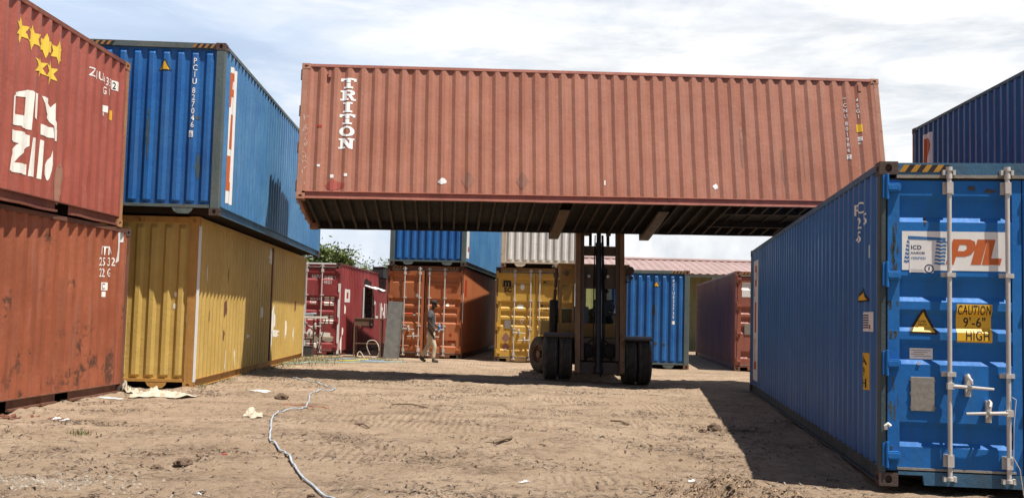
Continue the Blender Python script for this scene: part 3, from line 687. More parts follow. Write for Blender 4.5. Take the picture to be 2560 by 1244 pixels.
mb = MB(); mb.tube([(.055, -.012, .50), (.05, -.02, .53), (.07, -.025, .55), (.09, -.02, .53)], .016, 6); mb.build('torn_weld', WHITE, H.root)

I0 = container('dark blue container standing low behind the near blue one', frame((8.919, 22.55, 0), 2.74, 'Lfar'), L40, HC, P_NAVY, P_NAVY, DARKRUST, see_floor=False)
I1 = container('navy blue container stacked high at the right edge behind the near blue one', frame((8.919, 22.55, 2.9), 2.74, 'Lfar'), L40, HC, P_NAVY, P_HPOST, DARKRUST, rows=4, amp=.002, see_floor=False, back='wall')
for o in [c for c in I1.root.children if c.name.startswith('corner_post')]: o.data.materials[0] = P_RUSTF
pil_strip(I1, 'left', 11.06, 11.56)

# ---- back row
K = container('crimson container made into a workshop, with a window cut in its side', frame((-5.356, 31.902, .021), 2.3, 'R'), L40, HC, P_CRIM, P_CRIMF, DARKRUST, frontmat=P_CRIM, front='door', see_floor=False)
Marks(K, 'front', WHITE, 'lettering').text('KKFU', 1.50, 2.415, .10, .01, .75).text('714982 2', 1.90, 2.385, .10, .01, .62).text('45G1', 1.90, 2.235, .10, .01, .75).text('MAX G.W.', 1.47, 1.72, .075, .008, .7).text('TARE', 1.47, 1.60, .075, .008, .75).text('CU.CAP', 1.42, 1.10, .075, .008, .8).done()
m = Marks(K, 'front', WHITEW, 'lettering')
for z in (1.78, 1.71, 1.62, 1.55, 1.20, 1.13, 1.06, .99): m.rect(1.93, 2.08, z, z + .045).rect(2.12, 2.24, z, z + .045)
m.done()
m = Marks(K, 'front', WHITEW, 'white_patch'); m.poly([(1.85, .72), (2.16, .70), (2.16, .60), (2.26, .58), (2.26, .45), (2.12, .40), (2.0, .42), (1.9, .48)]).poly(blob(1.55, .62, .14, .16, 3, rag=.7)).poly(blob(1.45, .35, .10, .18, 4, rag=.6)).poly(blob(1.7, .42, .10, .2, 6, rag=.6)).done()
mb = MB(); mb.box(WD - .07, WD + .006, -.006, .004, .05, 2.25); mb.build('white_edge_stripe', PAPER, K.root)
mb = MB(); mb.box(.16, WD - .165, -.004, .06, HC - .05, HC - .004); mb.build('white_edge_stripe', PAPER, K.root)
Marks(K, 'right', PAPER, 'logo_panel').rect(.80, 1.62, 1.68, 2.10).done()
Marks(K, 'right', REDM, 'logo_lettering', .006).poly([(1.12, 1.80), (1.3, 1.80), (1.3, 2.0), (1.12, 2.0)]).done()
m = Marks(K, 'right', WHITE, 'logo_lettering'); m.text('LINE', 6.45, 1.16, .58, .008, 1.75).done(); m = Marks(K, 'right', WHITE, 'white_patch'); m.poly(blob(6.3, 1.72, .2, .10, 3)).poly(blob(.6, .75, .08, .12, 4)).poly(blob(.45, .3, .12, .3, 5)).poly(blob(.9, 1.45, .06, .14, 7)).done()
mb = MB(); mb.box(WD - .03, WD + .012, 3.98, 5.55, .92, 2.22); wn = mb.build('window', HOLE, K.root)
mb = MB(); mb.box(WD, WD + .03, 3.86, 3.975, .90, 2.25); mb.box(WD, WD + .03, 5.56, 5.66, .90, 2.25); mb.build('frame', PAPER, wn)
mb = MB()
for i in range(6): mb.cyl((WD + .025, 4.15 + .25 * i, .92), (WD + .025, 4.15 + .25 * i, 2.22), .012, 6)
for i in range(5):
    for j in range(3): mb.tube([(WD + .03, 4.3 + .4 * j + .12 * math.cos(t), 1.1 + .24 * i + .08 * math.sin(t)) for t in [k * .9 for k in range(8)]], .009, 5)
mb.build('grille', PLATE, wn)
mb = MB(); mb.grid([[(WD + .01 + .42 * t, 3.95 + (6.1 - 3.95) * u, 2.30 - .13 * t + .03 * math.sin(u * 7)) for u in [i / 6 for i in range(7)]] for t in (0, .5, 1)]); mb.grid([[(WD + .01 + .42 * t, 3.95 + (6.1 - 3.95) * u, 2.315 - .13 * t + .03 * math.sin(u * 7)) for u in [i / 6 for i in range(7)]] for t in (0, .5, 1)]); mb.build('awning', PAPER, wn)
Marks(K, 'right', mark('soot_stain', (.02, .015, .015), .45, 19), 'soot_stain', .004).poly(blob(4.8, 2.38, .8, .16, 3, rag=.7)).done()
mb = MB(); mb.box(WD - .25, WD + .16, 7.0, 8.8, 2.70, 3.10); mb.box(WD - .27, WD + .18, 6.98, 8.82, 3.10, 3.125); bo = mb.build('black_metal_box', plain('black_sheet_metal', (.03, .028, .028), .7), None, bevel=.01)
bo.matrix_world = K.M; tag(bo, 'black metal box fixed on the roof edge of the crimson container', 'metal box')

D = container('orange container with brick red side and one door standing ajar, behind the walking man', frame((-1.499, 31.96, .012), 4.4, 'R'), L40, HC, P_ORG, P_ORGF, DARKRUST, frontmat=P_ORG, front='door', see_floor=False, zebra=ZEBRAD, door_kw=dict(ajar=(-7, 0)))
Marks(D, 'front', mark('dark_red_marking', (.28, .04, .012), .1, 20), 'lettering').text('UXXU', 1.52, 2.20, .09, .01, .72).text('547676 0', 1.86, 2.17, .09, .01, .66).text('45G1', 1.90, 2.04, .09, .01, .72).rect(1.98, 2.22, .50, .57).poly(blob(2.06, .73, .05, .05, 2)).done()
m = Marks(D, 'front', mark('red_patch', (.42, .05, .02), .1, 21), 'red_patch'); m.rect(.62, .92, 1.37, 1.42); m.done(D.doors[0])
m = Marks(D, 'front', WHITEW, 'peeled_sticker'); m.poly(blob(.98, 1.95, .05, .06, 2)).poly(blob(.93, 1.34, .05, .03, 3)); m.done(D.doors[0])
Marks(D, 'front', WHITEW, 'peeled_sticker').poly(blob(1.95, 1.68, .05, .05, 4)).poly(blob(2.15, .43, .06, .03, 5)).done()
Marks(D, 'right', mark('red_code_marking', (.36, .035, .015), .1, 22), 'lettering').rect(.5, .95, 1.95, 2.5).done()
mb = MB(); mb.box(WD - .01, WD + .006, -.006, .02, 1.1, 2.05); mb.build('white_edge_stripe', PAPER, D.root)
D2 = container('blue container stacked on the orange one, its front ribs deep blue', frame((-1.44, 31.80, 2.912), 5.3, 'R'), L40, HC, P_BLUE, P_BLUEW, DARKRUST, frontmat=P_BLUEE, post=P_BLUEW, lipmat=P_BLUEW)
pil_strip(D2, 'right', .34, .90)
E_ = container('golden yellow container with a black logo on its doors, under the white one', frame((-.472, 31.236, -.013), 3), L40, HC, P_MSC, P_MSCF, DARKRUST, frontmat=P_MSC, front='door', see_floor=False)
d0, d1 = E_.doors
m = Marks(E_, 'front', BLK, 'logo_lettering', .004); m.text('m', .23, 2.335, .22, .06, 1.0).rect(.19, .61, 2.295, 2.32).text('SC', .26, 2.14, .135, .05, 1.0); m.done(d0)
Marks(E_, 'front', PAPER, 'sticker', .004).poly([(.825 + .065 * math.cos(i * .4), 2.30 + .10 * math.sin(i * .4)) for i in range(16)]).poly([(.75, 1.31), (.90, 1.31), (.825, 1.14)], [(.785, 1.285), (.865, 1.285), (.825, 1.20)]).done(d0)
Marks(E_, 'front', WHITEW, 'peeled_sticker', .004).poly(blob(.78, 1.70, .12, .06, 4, rag=.7)).done(d0)
Marks(E_, 'front', DKM, 'old_placard_mark', .004).poly([(.22, .72), (.34, .90), (.50, .72), (.34, .60)]).poly([(.22, .45), (.34, .60), (.48, .45), (.34, .32)]).done(d0)
mb = MB(); mb.box(.30, .50, .006, .0215, 1.02, 1.28); mb.build('data_plate', PLATE, d0)
Marks(E_, 'front', BLK, 'lettering', .004).text('MSCU', 1.46, 2.415, .10, .012, .72).text('714', 1.86, 2.40, .10, .012, .72).text('45G1', 1.90, 2.26, .10, .012, .72).text('M.G.W.', 1.40, 1.69, .09, .012, .8).text('TARE', 1.40, 1.575, .09, .012, .8).text('NET', 1.40, 1.28, .09, .012, .85).text('CU.CAP', 1.40, 1.165, .09, .012, .8).done(d1)
E2 = container('white container with rust streaks, stacked on the golden yellow one', frame((-.34, 31.05, 2.887), 3.3), L40, ST, P_WHT, P_WHTF, RUST, post=P_WHTF)
F = container('blue container with vertical white number, standing right of the forklift', frame((5.268, 29.891, -.039), 4, 'R'), L40, HC, P_BLUEE, P_BLUEW, RUST, frontmat=P_BLUEE, post=P_BLUEW, zebra=ZEBRAD, see_floor=False)
warn_tri(F, 'front', 1.46, 2.40, .19, .18)
Marks(F, 'front', WHITEW, 'lettering', .005).column('PCIU833730', 1.965, 2.53, .085, .118).rect(1.93, 2.01, 1.30, 1.40).done()
Marks(F, 'front', SCR, 'grey_scrape', .004).poly(blob(1.4, 1.7, .04, .2, 1)).poly(blob(.9, .8, .06, .05, 2)).poly(blob(1.45, .72, .06, .05, 3)).poly(blob(1.7, .70, .06, .04, 4)).done()
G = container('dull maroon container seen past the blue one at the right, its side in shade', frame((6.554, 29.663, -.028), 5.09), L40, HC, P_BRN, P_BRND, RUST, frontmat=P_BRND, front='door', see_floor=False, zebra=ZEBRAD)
Marks(G, 'front', PAPER, 'white_placard', .004).rect(.20, .62, 2.14, 2.57).done()
mb = MB(); mb.box(.28, .50, .006, .0215, 1.05, 1.36); mb.build('data_plate', PLATE, G.doors[0])
Marks(G, 'left', WHITE, 'lettering', .005).rect(11.5, 11.6, 2.3, 2.42).rect(11.5, 11.6, 2.05, 2.15).rect(11.5, 11.6, 1.8, 1.9).done()

# ------------------------------------------------------------------ ground
CTRL = [(-6.1, 16.1, .015), (-6.4, 10, .012), (-5.3, 17, .02), (-5.9, 29, .02), (-6.4, 22, .02), (3.2, 8.9, -.10), (4.6, 8.8, -.10), (4.6, 10.6, -.04), (3.5, 10.8, -.05), (5.0, 21, -.04), (4.2, 15, -.05), (2.2, 9.7, -.10), (-2.5, 32, .0), (.5, 31.2, -.02),
        (4.5, 29.9, -.047), (7.5, 29.7, -.036), (-6.5, 31.9, .012), (1.12, 23.5, -.055), (2.93, 23.5, -.125), (.85, 26.3, -.05), (0, 12, .0), (0, 6, 0), (-3, 13, .0), (0, 18, 0), (-2.2, 29.4, 0), (9, 16, 0), (-8, 5, 0), (12, 30, 0), (-20, 30, 0), (0, 60, 0), (30, 50, 0), (-30, 60, 0)]
RUTS = [((1.28, 9.25), (1.46, 8.45), .085, .055), ((1.82, 9.25), (1.92, 8.2), .10, .065), ((1.98, 9.5), (2.45, 8.4), .10, .07), ((1.62, 8.9), (1.75, 8.3), .07, .05), ((-2.9, 10.2), (-2.5, 9.9), .05, .12), ((-3.1, 9.5), (-2.7, 9.0), .04, .1), ((-1.9, 13.0), (-1.3, 13.2), .03, .2), ((.4, 11.3), (-.6, 11.5), .04, .1)]
BERMS = [((-6.39, 10.1), (-6.09, 16.1), .13, .05), ((-5.26, 17.0), (-5.92, 29.2), .13, .05), ((-7.5, 17.0), (-5.4, 17.05), .1, .03), ((3.45, 10.6), (4.97, 21.1), .12, .04), ((-1.7, 21.3), (3.6, 20.9), .5, .03), ((-3.3, 22.2), (-1.7, 21.3), .5, .03)]
def gbase(x, y):
    a = b = 0
    for cx, cy, cz in CTRL:
        w = 1 / ((x - cx) ** 2 + (y - cy) ** 2 + .05) ** 1.6
        a += w; b += w * cz
    return b / a
def gh(x, y):
    z = gbase(x, y)
    if y < 60 and abs(x) < 30:
        z += .022 * noise.noise((x * .55, y * .55, 3)) + .014 * noise.noise((x * 1.6, y * 1.6, 8))
        for (p, q, wd_, hh_) in BERMS:
            dx, dy = q[0] - p[0], q[1] - p[1]; t = max(0, min(1, ((x - p[0]) * dx + (y - p[1]) * dy) / (dx * dx + dy * dy)))
            e = ((x - p[0] - t * dx) ** 2 + (y - p[1] - t * dy) ** 2) / (wd_ * wd_)
            if e < 6: z += hh_ * math.exp(-e) * (.5 + 1.1 * noise.noise((x * 2.1, y * 2.1, 15)) + .6 * noise.noise((x * 7, y * 7, 16)))
        if 5 < y < 27 and abs(x) < 9:
            z += .018 * noise.noise((x * 3.3, y * 4.3, 1)) - .034 * max(0, noise.noise((x * 4.4, y * 5.2, 11)) - .12) + .016 * noise.noise((x * 8.5, y * 10, 5)) * (1 + .9 * noise.noise((x * .8, y * .8, 2)))
            for (p, q, h, w) in RUTS:
                if abs(y - p[1]) > 2 or abs(x - p[0]) > 2: continue
                dx, dy = q[0] - p[0], q[1] - p[1]; t = max(0, min(1, ((x - p[0]) * dx + (y - p[1]) * dy) / (dx * dx + dy * dy)))
                e = ((x - p[0] - t * dx) ** 2 + (y - p[1] - t * dy) ** 2) / (w * w)
                if e < 12:
                    s_ = ((x - p[0]) * dy - (y - p[1]) * dx) / math.hypot(dx, dy) / w; en = math.exp(-max(0, e - s_ * s_))
                    z += h * en * (math.exp(-s_ * s_) * (.5 + 1.4 * abs(noise.noise((x * 9, y * 9, 7)))) - .75 * math.exp(-(s_ + 1.7) ** 2))
    return z
def lines(spec):
    out = []
    for a, b, st in spec:
        n = max(1, round((b - a) / st)); out += [a + (b - a) * i / n for i in range(n)]
    return out + [spec[-1][1]]
gx = lines([(-500, -60, 110), (-60, -14, 4), (-14, -7, .35), (-7, 4.6, .05), (4.6, 12, .3), (12, 60, 4), (60, 500, 110)])
gy = lines([(-60, 0, 6), (0, 6.5, .4), (6.5, 13, .045), (13, 24, .075), (24, 33, .16), (33, 60, 1.2), (60, 900, 70)])
mb = MB(); mb.grid([[(x, y, gh(x, y)) for x in gx] for y in gy])
m, nt = mk('sandy_earth')
v = vec(nt, 0); tc = nt.nodes.new('ShaderNodeTexCoord').outputs['Object']
big = noi(nt, v, .22, 5, .6); mid = noi(nt, v, 1.3, 8, .68); fin = noi(nt, v, 9, 8, .72); gr = noi(nt, v, 70, 4, .7)
col = mix(nt, rng(nt, big, .38, .62), (.47, .345, .235), (.56, .42, .295))
col = mix(nt, rng(nt, mid, .42, .64, 0, .7), col, (.37, .265, .175))
col = mix(nt, rng(nt, fin, .28, .42, .55, 0), col, (.64, .49, .345))
litter = mul(nt, rng(nt, noi(nt, vec(nt, 4, (.8, 1.2, 1)), 1.0, 9, .74), .50, .60), rng(nt, noi(nt, v, 17, 7, .75), .44, .56, .15, 1))
col = mix(nt, mul(nt, litter, .85), col, (.165, .118, .082))
col = mix(nt, rng(nt, fin, .55, .66, 0, .8), col, (.20, .142, .10))
col = mix(nt, rng(nt, gr, .36, .64, .0, .35), col, (.25, .175, .12))
col = mix(nt, rng(nt, noi(nt, v, 34, 3, .6), .69, .72, 0, .85), col, (.08, .055, .04))
col = mix(nt, rng(nt, noi(nt, vec(nt, 7), 27, 3, .6), .72, .74, 0, .6), col, (.62, .54, .44))
tread = nd(nt, 'ShaderNodeTexWave', {'Vector': vec(nt, 1), 'Scale': 3.3, 'Distortion': 5.5, 'Detail': 2, 'Detail Scale': .35}).outputs['Fac']
tm = rng(nt, noi(nt, vec(nt, 12), .6, 2), .54, .62)
lump = noi(nt, vec(nt, 15, (1, 1.4, 1)), 4.2, 5, .6); h = mul(nt, mul(nt, fin, 1.3), mul(nt, gr, .32), 'ADD'); h = mul(nt, h, mul(nt, mid, 1.6), 'ADD'); h = mul(nt, h, mul(nt, mul(nt, tread, tm), .36), 'ADD'); h = mul(nt, h, mul(nt, lump, .9), 'ADD')
bp = nd(nt, 'ShaderNodeBump', {'Height': h, 'Strength': 1.0, 'Distance': .075})
b = nd(nt, 'ShaderNodeBsdfPrincipled', {'Base Color': col, 'Roughness': .95, 'Specular IOR Level': .1, 'Normal': bp.outputs[0]})
outp(nt, b.outputs[0])
g = mb.build('ground', m, None, smooth=80, recalc=False); tag(g, kind='structure')

# loose bits that nobody could count
def bit(mb, x, y, s, stone, nm):
    if x > 3.25 + (y - 9.1) * .139 and y > 8.9: return
    z = gh(x, y); a = random.uniform(0, 6.28); ca, sa = math.cos(a), math.sin(a)
    if random.random() < stone:
        mb.cur = random.choice((1, 1, 3, 4, 2)); s *= .62
        vs = [(x + s * .5 * math.cos(q) * random.uniform(.6, 1.2), y + s * .5 * math.sin(q) * random.uniform(.6, 1.2), z - .004) for q in (a, a + 1.3, a + 2.5, a + 3.8, a + 5)]
        vs += [(x + s * .12 * ca, y + s * .12 * sa, z + s * random.uniform(.25, .5)), (x - s * .15 * ca, y - s * .12 * sa, z + s * random.uniform(.2, .4))]
        mb.add(vs, [(0, 1, 5), (1, 2, 5), (2, 6, 5), (2, 3, 6), (3, 4, 6), (4, 0, 5), (4, 5, 6)])
    else:
        mb.cur = random.choice(nm); l = s * random.uniform(1.2, 3.4); w = s * .19; h1 = random.uniform(0, .35) * s; k = random.uniform(-.3, .3) * l
        mb.add([(x - ca * l / 2 - sa * w, y - sa * l / 2 + ca * w, z + .002), (x - ca * l / 2 + sa * w, y - sa * l / 2 - ca * w, z + .002), (x - sa * k * .5 - sa * w, y + ca * k * .5 + ca * w, z + .004 + w + h1 * .6), (x - sa * k * .5 + sa * w, y + ca * k * .5 - ca * w, z + .004 + w + h1 * .6), (x + ca * l / 2, y + sa * l / 2, z + .003 + h1)], [(0, 1, 3, 2), (2, 3, 4)])
bits = [plain('dry_dark_litter', (.075, .05, .035), .9), plain('earth_clod', (.29, .195, .12), .95), plain('grey_chip', (.25, .21, .17), .9), plain('earth_clod_dark', (.17, .115, .075), .95), plain('earth_clod_light', (.36, .25, .16), .95)]
mb = MB()
for c in range(150):                                    # trampled dry litter lies in patches
    y = 7.2 + 17 * random.random() ** 1.7; x = random.uniform(-6.2, 4); rx, ry = random.uniform(.12, .55), random.uniform(.10, .40)
    for i in range(random.randrange(30, 150)): bit(mb, random.gauss(x, rx), random.gauss(y, ry), .034 * random.uniform(.4, 1.4), .15, (0, 0, 3, 3, 2))
for i in range(7000):
    y = 6.9 + 19 * random.random() ** 1.5; bit(mb, random.uniform(-6.5, 4.2), y, .026 * random.uniform(.3, 1.3) * (1.8 if random.random() < .04 else 1), .4, (0, 3, 3, 2, 1))
tag(mb.build('debris', bits, None), 'fine dark litter, twigs and clods scattered over the bare earth', 'debris', kind='stuff')
mb = MB()
for (p, q, h_, w_) in RUTS[:4]:
    for i in range(300):
        t = random.random(); x = p[0] + (q[0] - p[0]) * t + random.gauss(0, w_ * .9); y = p[1] + (q[1] - p[1]) * t + random.gauss(0, w_ * .9); z = gh(x, y); s = random.uniform(.006, .021)
        mb.cur = random.choice((0, 0, 1, 1, 2)); a = random.uniform(0, 6)
        mb.add([(x + s * random.uniform(.6, 1.2) * math.cos(a + k), y + s * random.uniform(.6, 1.2) * math.sin(a + k), z - .004) for k in (0, 1.3, 2.6, 3.9, 5.1)] + [(x + s * .3, y, z + s * .9), (x - s * .3, y + s * .1, z + s * .7)], [(0, 1, 5), (1, 2, 5), (2, 6, 5), (2, 3, 6), (3, 4, 6), (4, 0, 5), (4, 5, 6)])
tag(mb.build('rut_rubble', [bits[3], bits[1], bits[4]], None), 'broken crumbs of earth along the tyre ruts at the lower right', 'rubble', kind='stuff')
gb = [plain('pale_gravel', (.27, .225, .175), .95), plain('pale_gravel_light', (.36, .32, .27), .9), bits[2]]
mb = MB()
for i in range(450):
    x, y = random.gauss(-3.75, .42), random.gauss(8.15, .2)
    if abs(x + 3.7) > 1: continue
    z = gh(x, y); s = random.uniform(.006, .022); mb.cur = random.choice((0, 0, 1, 2)); a = random.uniform(0, 6)
    vs = [(x + s * math.cos(a + q), y + s * math.sin(a + q), z - .002) for q in (0, 1.5, 3, 4.6)] + [(x, y, z + s * .8)]
    mb.add(vs, [(0, 1, 4), (1, 2, 4), (2, 3, 4), (3, 0, 4)])
tag(mb.build('gravel', gb, None), 'pale gravel chips spilt on the earth at the near left', 'gravel', kind='stuff')
gm = [plain('grass_green', (.075, .115, .03), .8), plain('grass_dry', (.26, .21, .09), .85)]
mb = MB()
def blades(cx, cy, rx, ry, n, hh):
    for i in range(n):
        x, y = random.gauss(cx, rx), random.gauss(cy, ry); z = gh(x, y) - .005; a = random.uniform(0, 6.28); h_ = hh * random.uniform(.4, 1.2); w = .006; l = random.uniform(.2, .9) * h_
        mb.cur = 0 if random.random() < .55 else 1
        mb.add([(x - w * math.sin(a), y + w * math.cos(a), z), (x + w * math.sin(a), y - w * math.cos(a), z), (x + l * math.cos(a), y + l * math.sin(a), z + h_)], [(0, 1, 2)])
blades(-5.4, 28.2, .45, 1.4, 900, .12); blades(-4.5, 29.6, .6, .5, 500, .10); blades(-4.58, 11.03, .07, .06, 60, .07); blades(-5.6, 25.6, .15, 1.2, 300, .09); blades(-3.6, 29.3, .5, .4, 250, .08)
for q in range(14): blades(-5.28 - .0525 * q * .8 + .05, 17.4 + q * .8, .05, .12, random.randrange(5, 40), .07)
for q in range(7): blades(-6.33 + .0495 * q * .8 + .05, 11 + q * .8, .04, .1, random.randrange(3, 22), .06)
tag(mb.build('grass', gm, None), 'thin dry green grass at the foot of the yellow container', 'grass', kind='stuff')

# single pieces of litter
def sheet(name, label, cat, mat, x, y, w, d, h, seed, rz=0, n=14, group='scraps of cloth and plastic on the ground', rag=.5):
    mb = MB(); rows = []; N = n
    for i in range(N + 1):
        row = []
        for j in range(N + 1):
            u, v_ = j / N * 2 - 1, i / N * 2 - 1
            r = 1 + rag * noise.noise((math.atan2(v_, u) * 1.3, seed, 2))
            k = max(abs(u), abs(v_)); rr = math.hypot(u, v_) or 1; f = k / rr * r
            px, py = u * f * w / 2, v_ * f * d / 2
            X = x + px * math.cos(rz) - py * math.sin(rz); Y = y + px * math.sin(rz) + py * math.cos(rz)
            e = 1 - .8 * max(0, k - .55) / .45
            zz = h * e * (1.5 * max(0, noise.noise((u * 1.3 + seed, v_ * 1.3, seed))) + .5 * max(0, 1 - 3.2 * abs(noise.noise((u * 1.7 + v_ * .9, v_ * 1.5 + seed, 1)))) ** 1.5 + .10 * noise.noise((u * 5, v_ * 5 + seed, 3))) 
            row.append((X, Y, gh(X, Y) + .006 + max(0, zz)))
        rows.append(row)
    mb.grid(rows); o = mb.build(name, mat, None, smooth=50, recalc=False)
    s_ = o.modifiers.new('thick', 'SOLIDIFY'); s_.thickness = .004
    return tag(o, label, cat, group)
SACK = plain('sackcloth_white', (.52, .45, .34), .8, var=.3, scale=14, bump=.3); PLAS = plain('plastic_white', (.78, .77, .74), .45, var=.15)
sheet('torn_sack', 'big crumpled cream sack spread on the earth in front of the yellow container', 'sack', SACK, -5.42, 15.85, .9, .95, .14, 1.3, .15, 44, rag=.9)
sheet('torn_sack', 'cream sack end peaked up at the corner of the rust red container', 'sack', SACK, -6.0, 16.2, .3, .32, .18, 5.3, .6, 30)
sheet('torn_sack', 'small cream rag lying left of the bent white hose', 'rag', SACK, -3.32, 13.36, .26, .38, .09, 2.1, .5, 26)
sheet('plastic_scrap', 'torn white plastic scrap behind the cream rag, furthest of the scraps', 'plastic scrap', PLAS, -4.2, 17.3, .34, .22, .04, 7.7, 0, 12)
sheet('plastic_strip', 'white plastic strip lying in front of the big cream sack', 'plastic strip', PLAS, -5.93, 15.2, .38, .12, .03, 3.4, .05, 8)
sheet('plastic_strip', 'white plastic strip nearest the lower edge of the rust red container', 'plastic strip', PLAS, -5.45, 12.45, .20, .08, .03, 9.4, .3, 8)
sheet('plastic_shard', 'pale blue white plastic shard alone on the open earth', 'plastic shard', PLAS, .16, 9.1, .11, .05, .02, 4.4, -.3, 6)
sheet('plastic_scrap', 'thin white shard near the clod ridges at the lower right', 'plastic scrap', PLAS, 1.72, 9.5, .09, .06, .02, 6.1, .3, 6)
sheet('plastic_strip', 'curled pale strip at the bottom edge of the picture left of the hose', 'plastic strip', PLAS, -2.31, 7.72, .09, .03, .02, 8.8, -.4, 6)
sheet('red_scrap', 'tiny red plastic scrap left of the hose', 'plastic scrap', plain('scrap_red', (.45, .05, .03), .5), -2.7, 9.8, .05, .04, .02, 2.2, 0, 5)
def clod(name, label, cat, mat, x, y, r, seed, sq=.6):
    bm = bmesh.new(); bmesh.ops.create_icosphere(bm, subdivisions=3, radius=r)
    for v_ in bm.verts:
        n_ = noise.noise(v_.co / r * 1.4 + Vector((seed, 0, 0))) * .45 + noise.noise(v_.co / r * 3.5 + Vector((0, seed, 0))) * .2
        v_.co *= 1 + n_; v_.co.z *= sq
    me = bpy.data.meshes.new(name); bm.to_mesh(me); bm.free(); me.materials.append(mat)
    o = bpy.data.objects.new(name, me); COL.objects.link(o); o.location = (x, y, gh(x, y) + r * sq * .45); return tag(o, label, cat, 'clods of earth on the ground')
CL = plain('dark_clod', (.13, .085, .055), .95, scale=30, bump=.6)
clod('earth_clod', 'dark brown lump of earth beside the shadow edge of the near blue container', 'clod', CL, 2.70, 13.4, .085, 1, .8)
clod('earth_clod', 'flat crumb of earth just left of the big dark lump', 'clod', CL, 2.52, 13.25, .05, 2.5)
clod('earth_clod', 'dark clod near the top bend of the white hose', 'clod', CL, -3.54, 15.95, .09, 4, .7)
clod('earth_clod', 'broken brown clod pair in the near left earth, larger piece', 'clod', CL, -2.85, 9.05, .07, 5, .5)
clod('earth_clod', 'broken brown clod pair in the near left earth, smaller piece', 'clod', CL, -3.05, 8.95, .05, 6, .5)
clod('earth_clod', 'black clod at the bottom edge beside the hose', 'clod', CL, -1.47, 7.78, .03, 7, .6)
RC = paint('rust_flake', (.17, .065, .04), rust=.6, seed=60)
mb = MB()
for i in range(16):
    x, y = -5.95 + random.gauss(0, .28), 12.35 + random.gauss(0, .12); z = gh(x, y); a = random.uniform(0, 3); l = random.uniform(.03, .08)
    c, s_ = math.cos(a), math.sin(a); w = l * .35
    mb.add([(x - c * l - s_ * w, y - s_ * l + c * w, z), (x - c * l + s_ * w, y - s_ * l - c * w, z + .02), (x + c * l + s_ * w, y + s_ * l - c * w, z + .03), (x + c * l - s_ * w, y + s_ * l + c * w, z + .015)], [(0, 1, 2, 3)])
o = mb.build('rust_flakes', RC, None); o.modifiers.new('t', 'SOLIDIFY').thickness = .012; tag(o, 'red rust flakes heaped under the rust red container at the left edge', 'rust flakes', kind='stuff')
def stick(label, p, q, r=.011):
    mb = MB(); mid_ = ((p[0] + q[0]) / 2 + .02, (p[1] + q[1]) / 2 + .01)
    mb.tube([(a[0], a[1], gh(*a) + r + .004 + (.015 if i == 1 else 0)) for i, a in enumerate((p, mid_, q))], r, 6); tag(mb.build('dry_stick', plain('dry_wood', (.20, .14, .09), .9), None), label, 'stick', 'dry sticks on the ground')
stick('short brown stick right of the hose bend', (-1.9, 12.75), (-1.66, 12.3)); stick('long thin twig lying across behind the short brown stick', (-1.75, 15.4), (-1.2, 15.15), .012); stick('stubby brown stick on the sunlit earth before the forklift', (1.4, 13.9), (1.62, 13.7), .016); stick('dark split stick near the middle of the open earth', (-.15, 11.2), (.05, 11.35), .018)

# hose
HP = [(-4.47, 21.07), (-3.91, 19.9), (-3.55, 19.23), (-3.3, 18.6), (-3.09, 18.24), (-3.16, 17.73), (-3.29, 17.5), (-3.23, 16.65), (-2.98, 15.22), (-2.94, 14.45), (-3.03, 14.28), (-3.09, 14.15), (-3.11, 13.93), (-3.02, 13.14), (-2.69, 11.64), (-2.53, 10.93), (-2.36, 10.46), (-2.08, 9.77), (-1.92, 9.28), (-1.7, 8.62), (-1.44, 7.98), (-1.28, 7.67), (-1.1, 7.2)]
def smooth(pts, k=5):
    P = [Vector(p) for p in pts]; out = []
    for i in range(len(P) - 1):
        a, b_, c, d_ = P[max(0, i - 1)], P[i], P[i + 1], P[min(len(P) - 1, i + 2)]
        for j in range(k):
            t = j / k; out.append(.5 * ((2 * b_) + (c - a) * t + (2 * a - 5 * b_ + 4 * c - d_) * t * t + (3 * b_ - a - 3 * c + d_) * t ** 3))
    return out + [P[-1]]
hp = smooth(HP, 6)
mb = MB(); mb.tube([(p.x + .012 * noise.noise((p.y * 3, 1, 1)), p.y, gh(p.x, p.y) + .020 + .012 * abs(noise.noise((p.y * 2, 5, 2)))) for p in hp], .0105, 8, .75)
tag(mb.build('flat_hose', plain('hose_pale', (.38, .45, .51), .5, var=.3, scale=9), None, smooth=60), 'pale grey flat water hose winding over the earth to the bottom edge', 'hose')
def cable(label, mat, pts, r=.012):
    mb = MB(); mb.tube([(p.x, p.y, gh(p.x, p.y) + r + .005 + (p.z if len(p) > 2 else 0)) for p in smooth([tuple(q) + ((0,) if len(q) == 2 else ()) for q in pts], 5)], r, 6)
    tag(mb.build('cable', mat, None, smooth=60), label, 'cable', 'cables lying in front of the workshop')
cable('green grey cable running from the yellow container towards the cluttered bench', plain('cable_green', (.30, .42, .38), .5), [(-6.0, 25.4), (-5.5, 26.6), (-5.0, 27.4), (-4.4, 27.9), (-3.7, 28.4), (-2.9, 28.6)], .016)
cable('pale blue cable coiled on the ground before the workshop table', plain('cable_blue', (.30, .38, .52), .5), [(-5.2, 28.8), (-4.6, 29.2), (-4.0, 28.9), (-3.6, 29.2), (-4.2, 29.5), (-4.9, 29.3), (-4.3, 28.7), (-3.3, 28.9)], .015)
cable('yellow cable end lying across the pale blue cable', plain('cable_yellow', (.60, .52, .08), .5), [(-4.7, 28.3), (-4.4, 28.6), (-4.2, 29.0), (-4.05, 29.3)], .02)
cable('thin orange cable end near the top of the pale hose', plain('cable_orange', (.45, .13, .06), .6), [(-3.3, 15.0), (-3.05, 15.1), (-2.75, 15.0), (-2.6, 14.9)], .006)

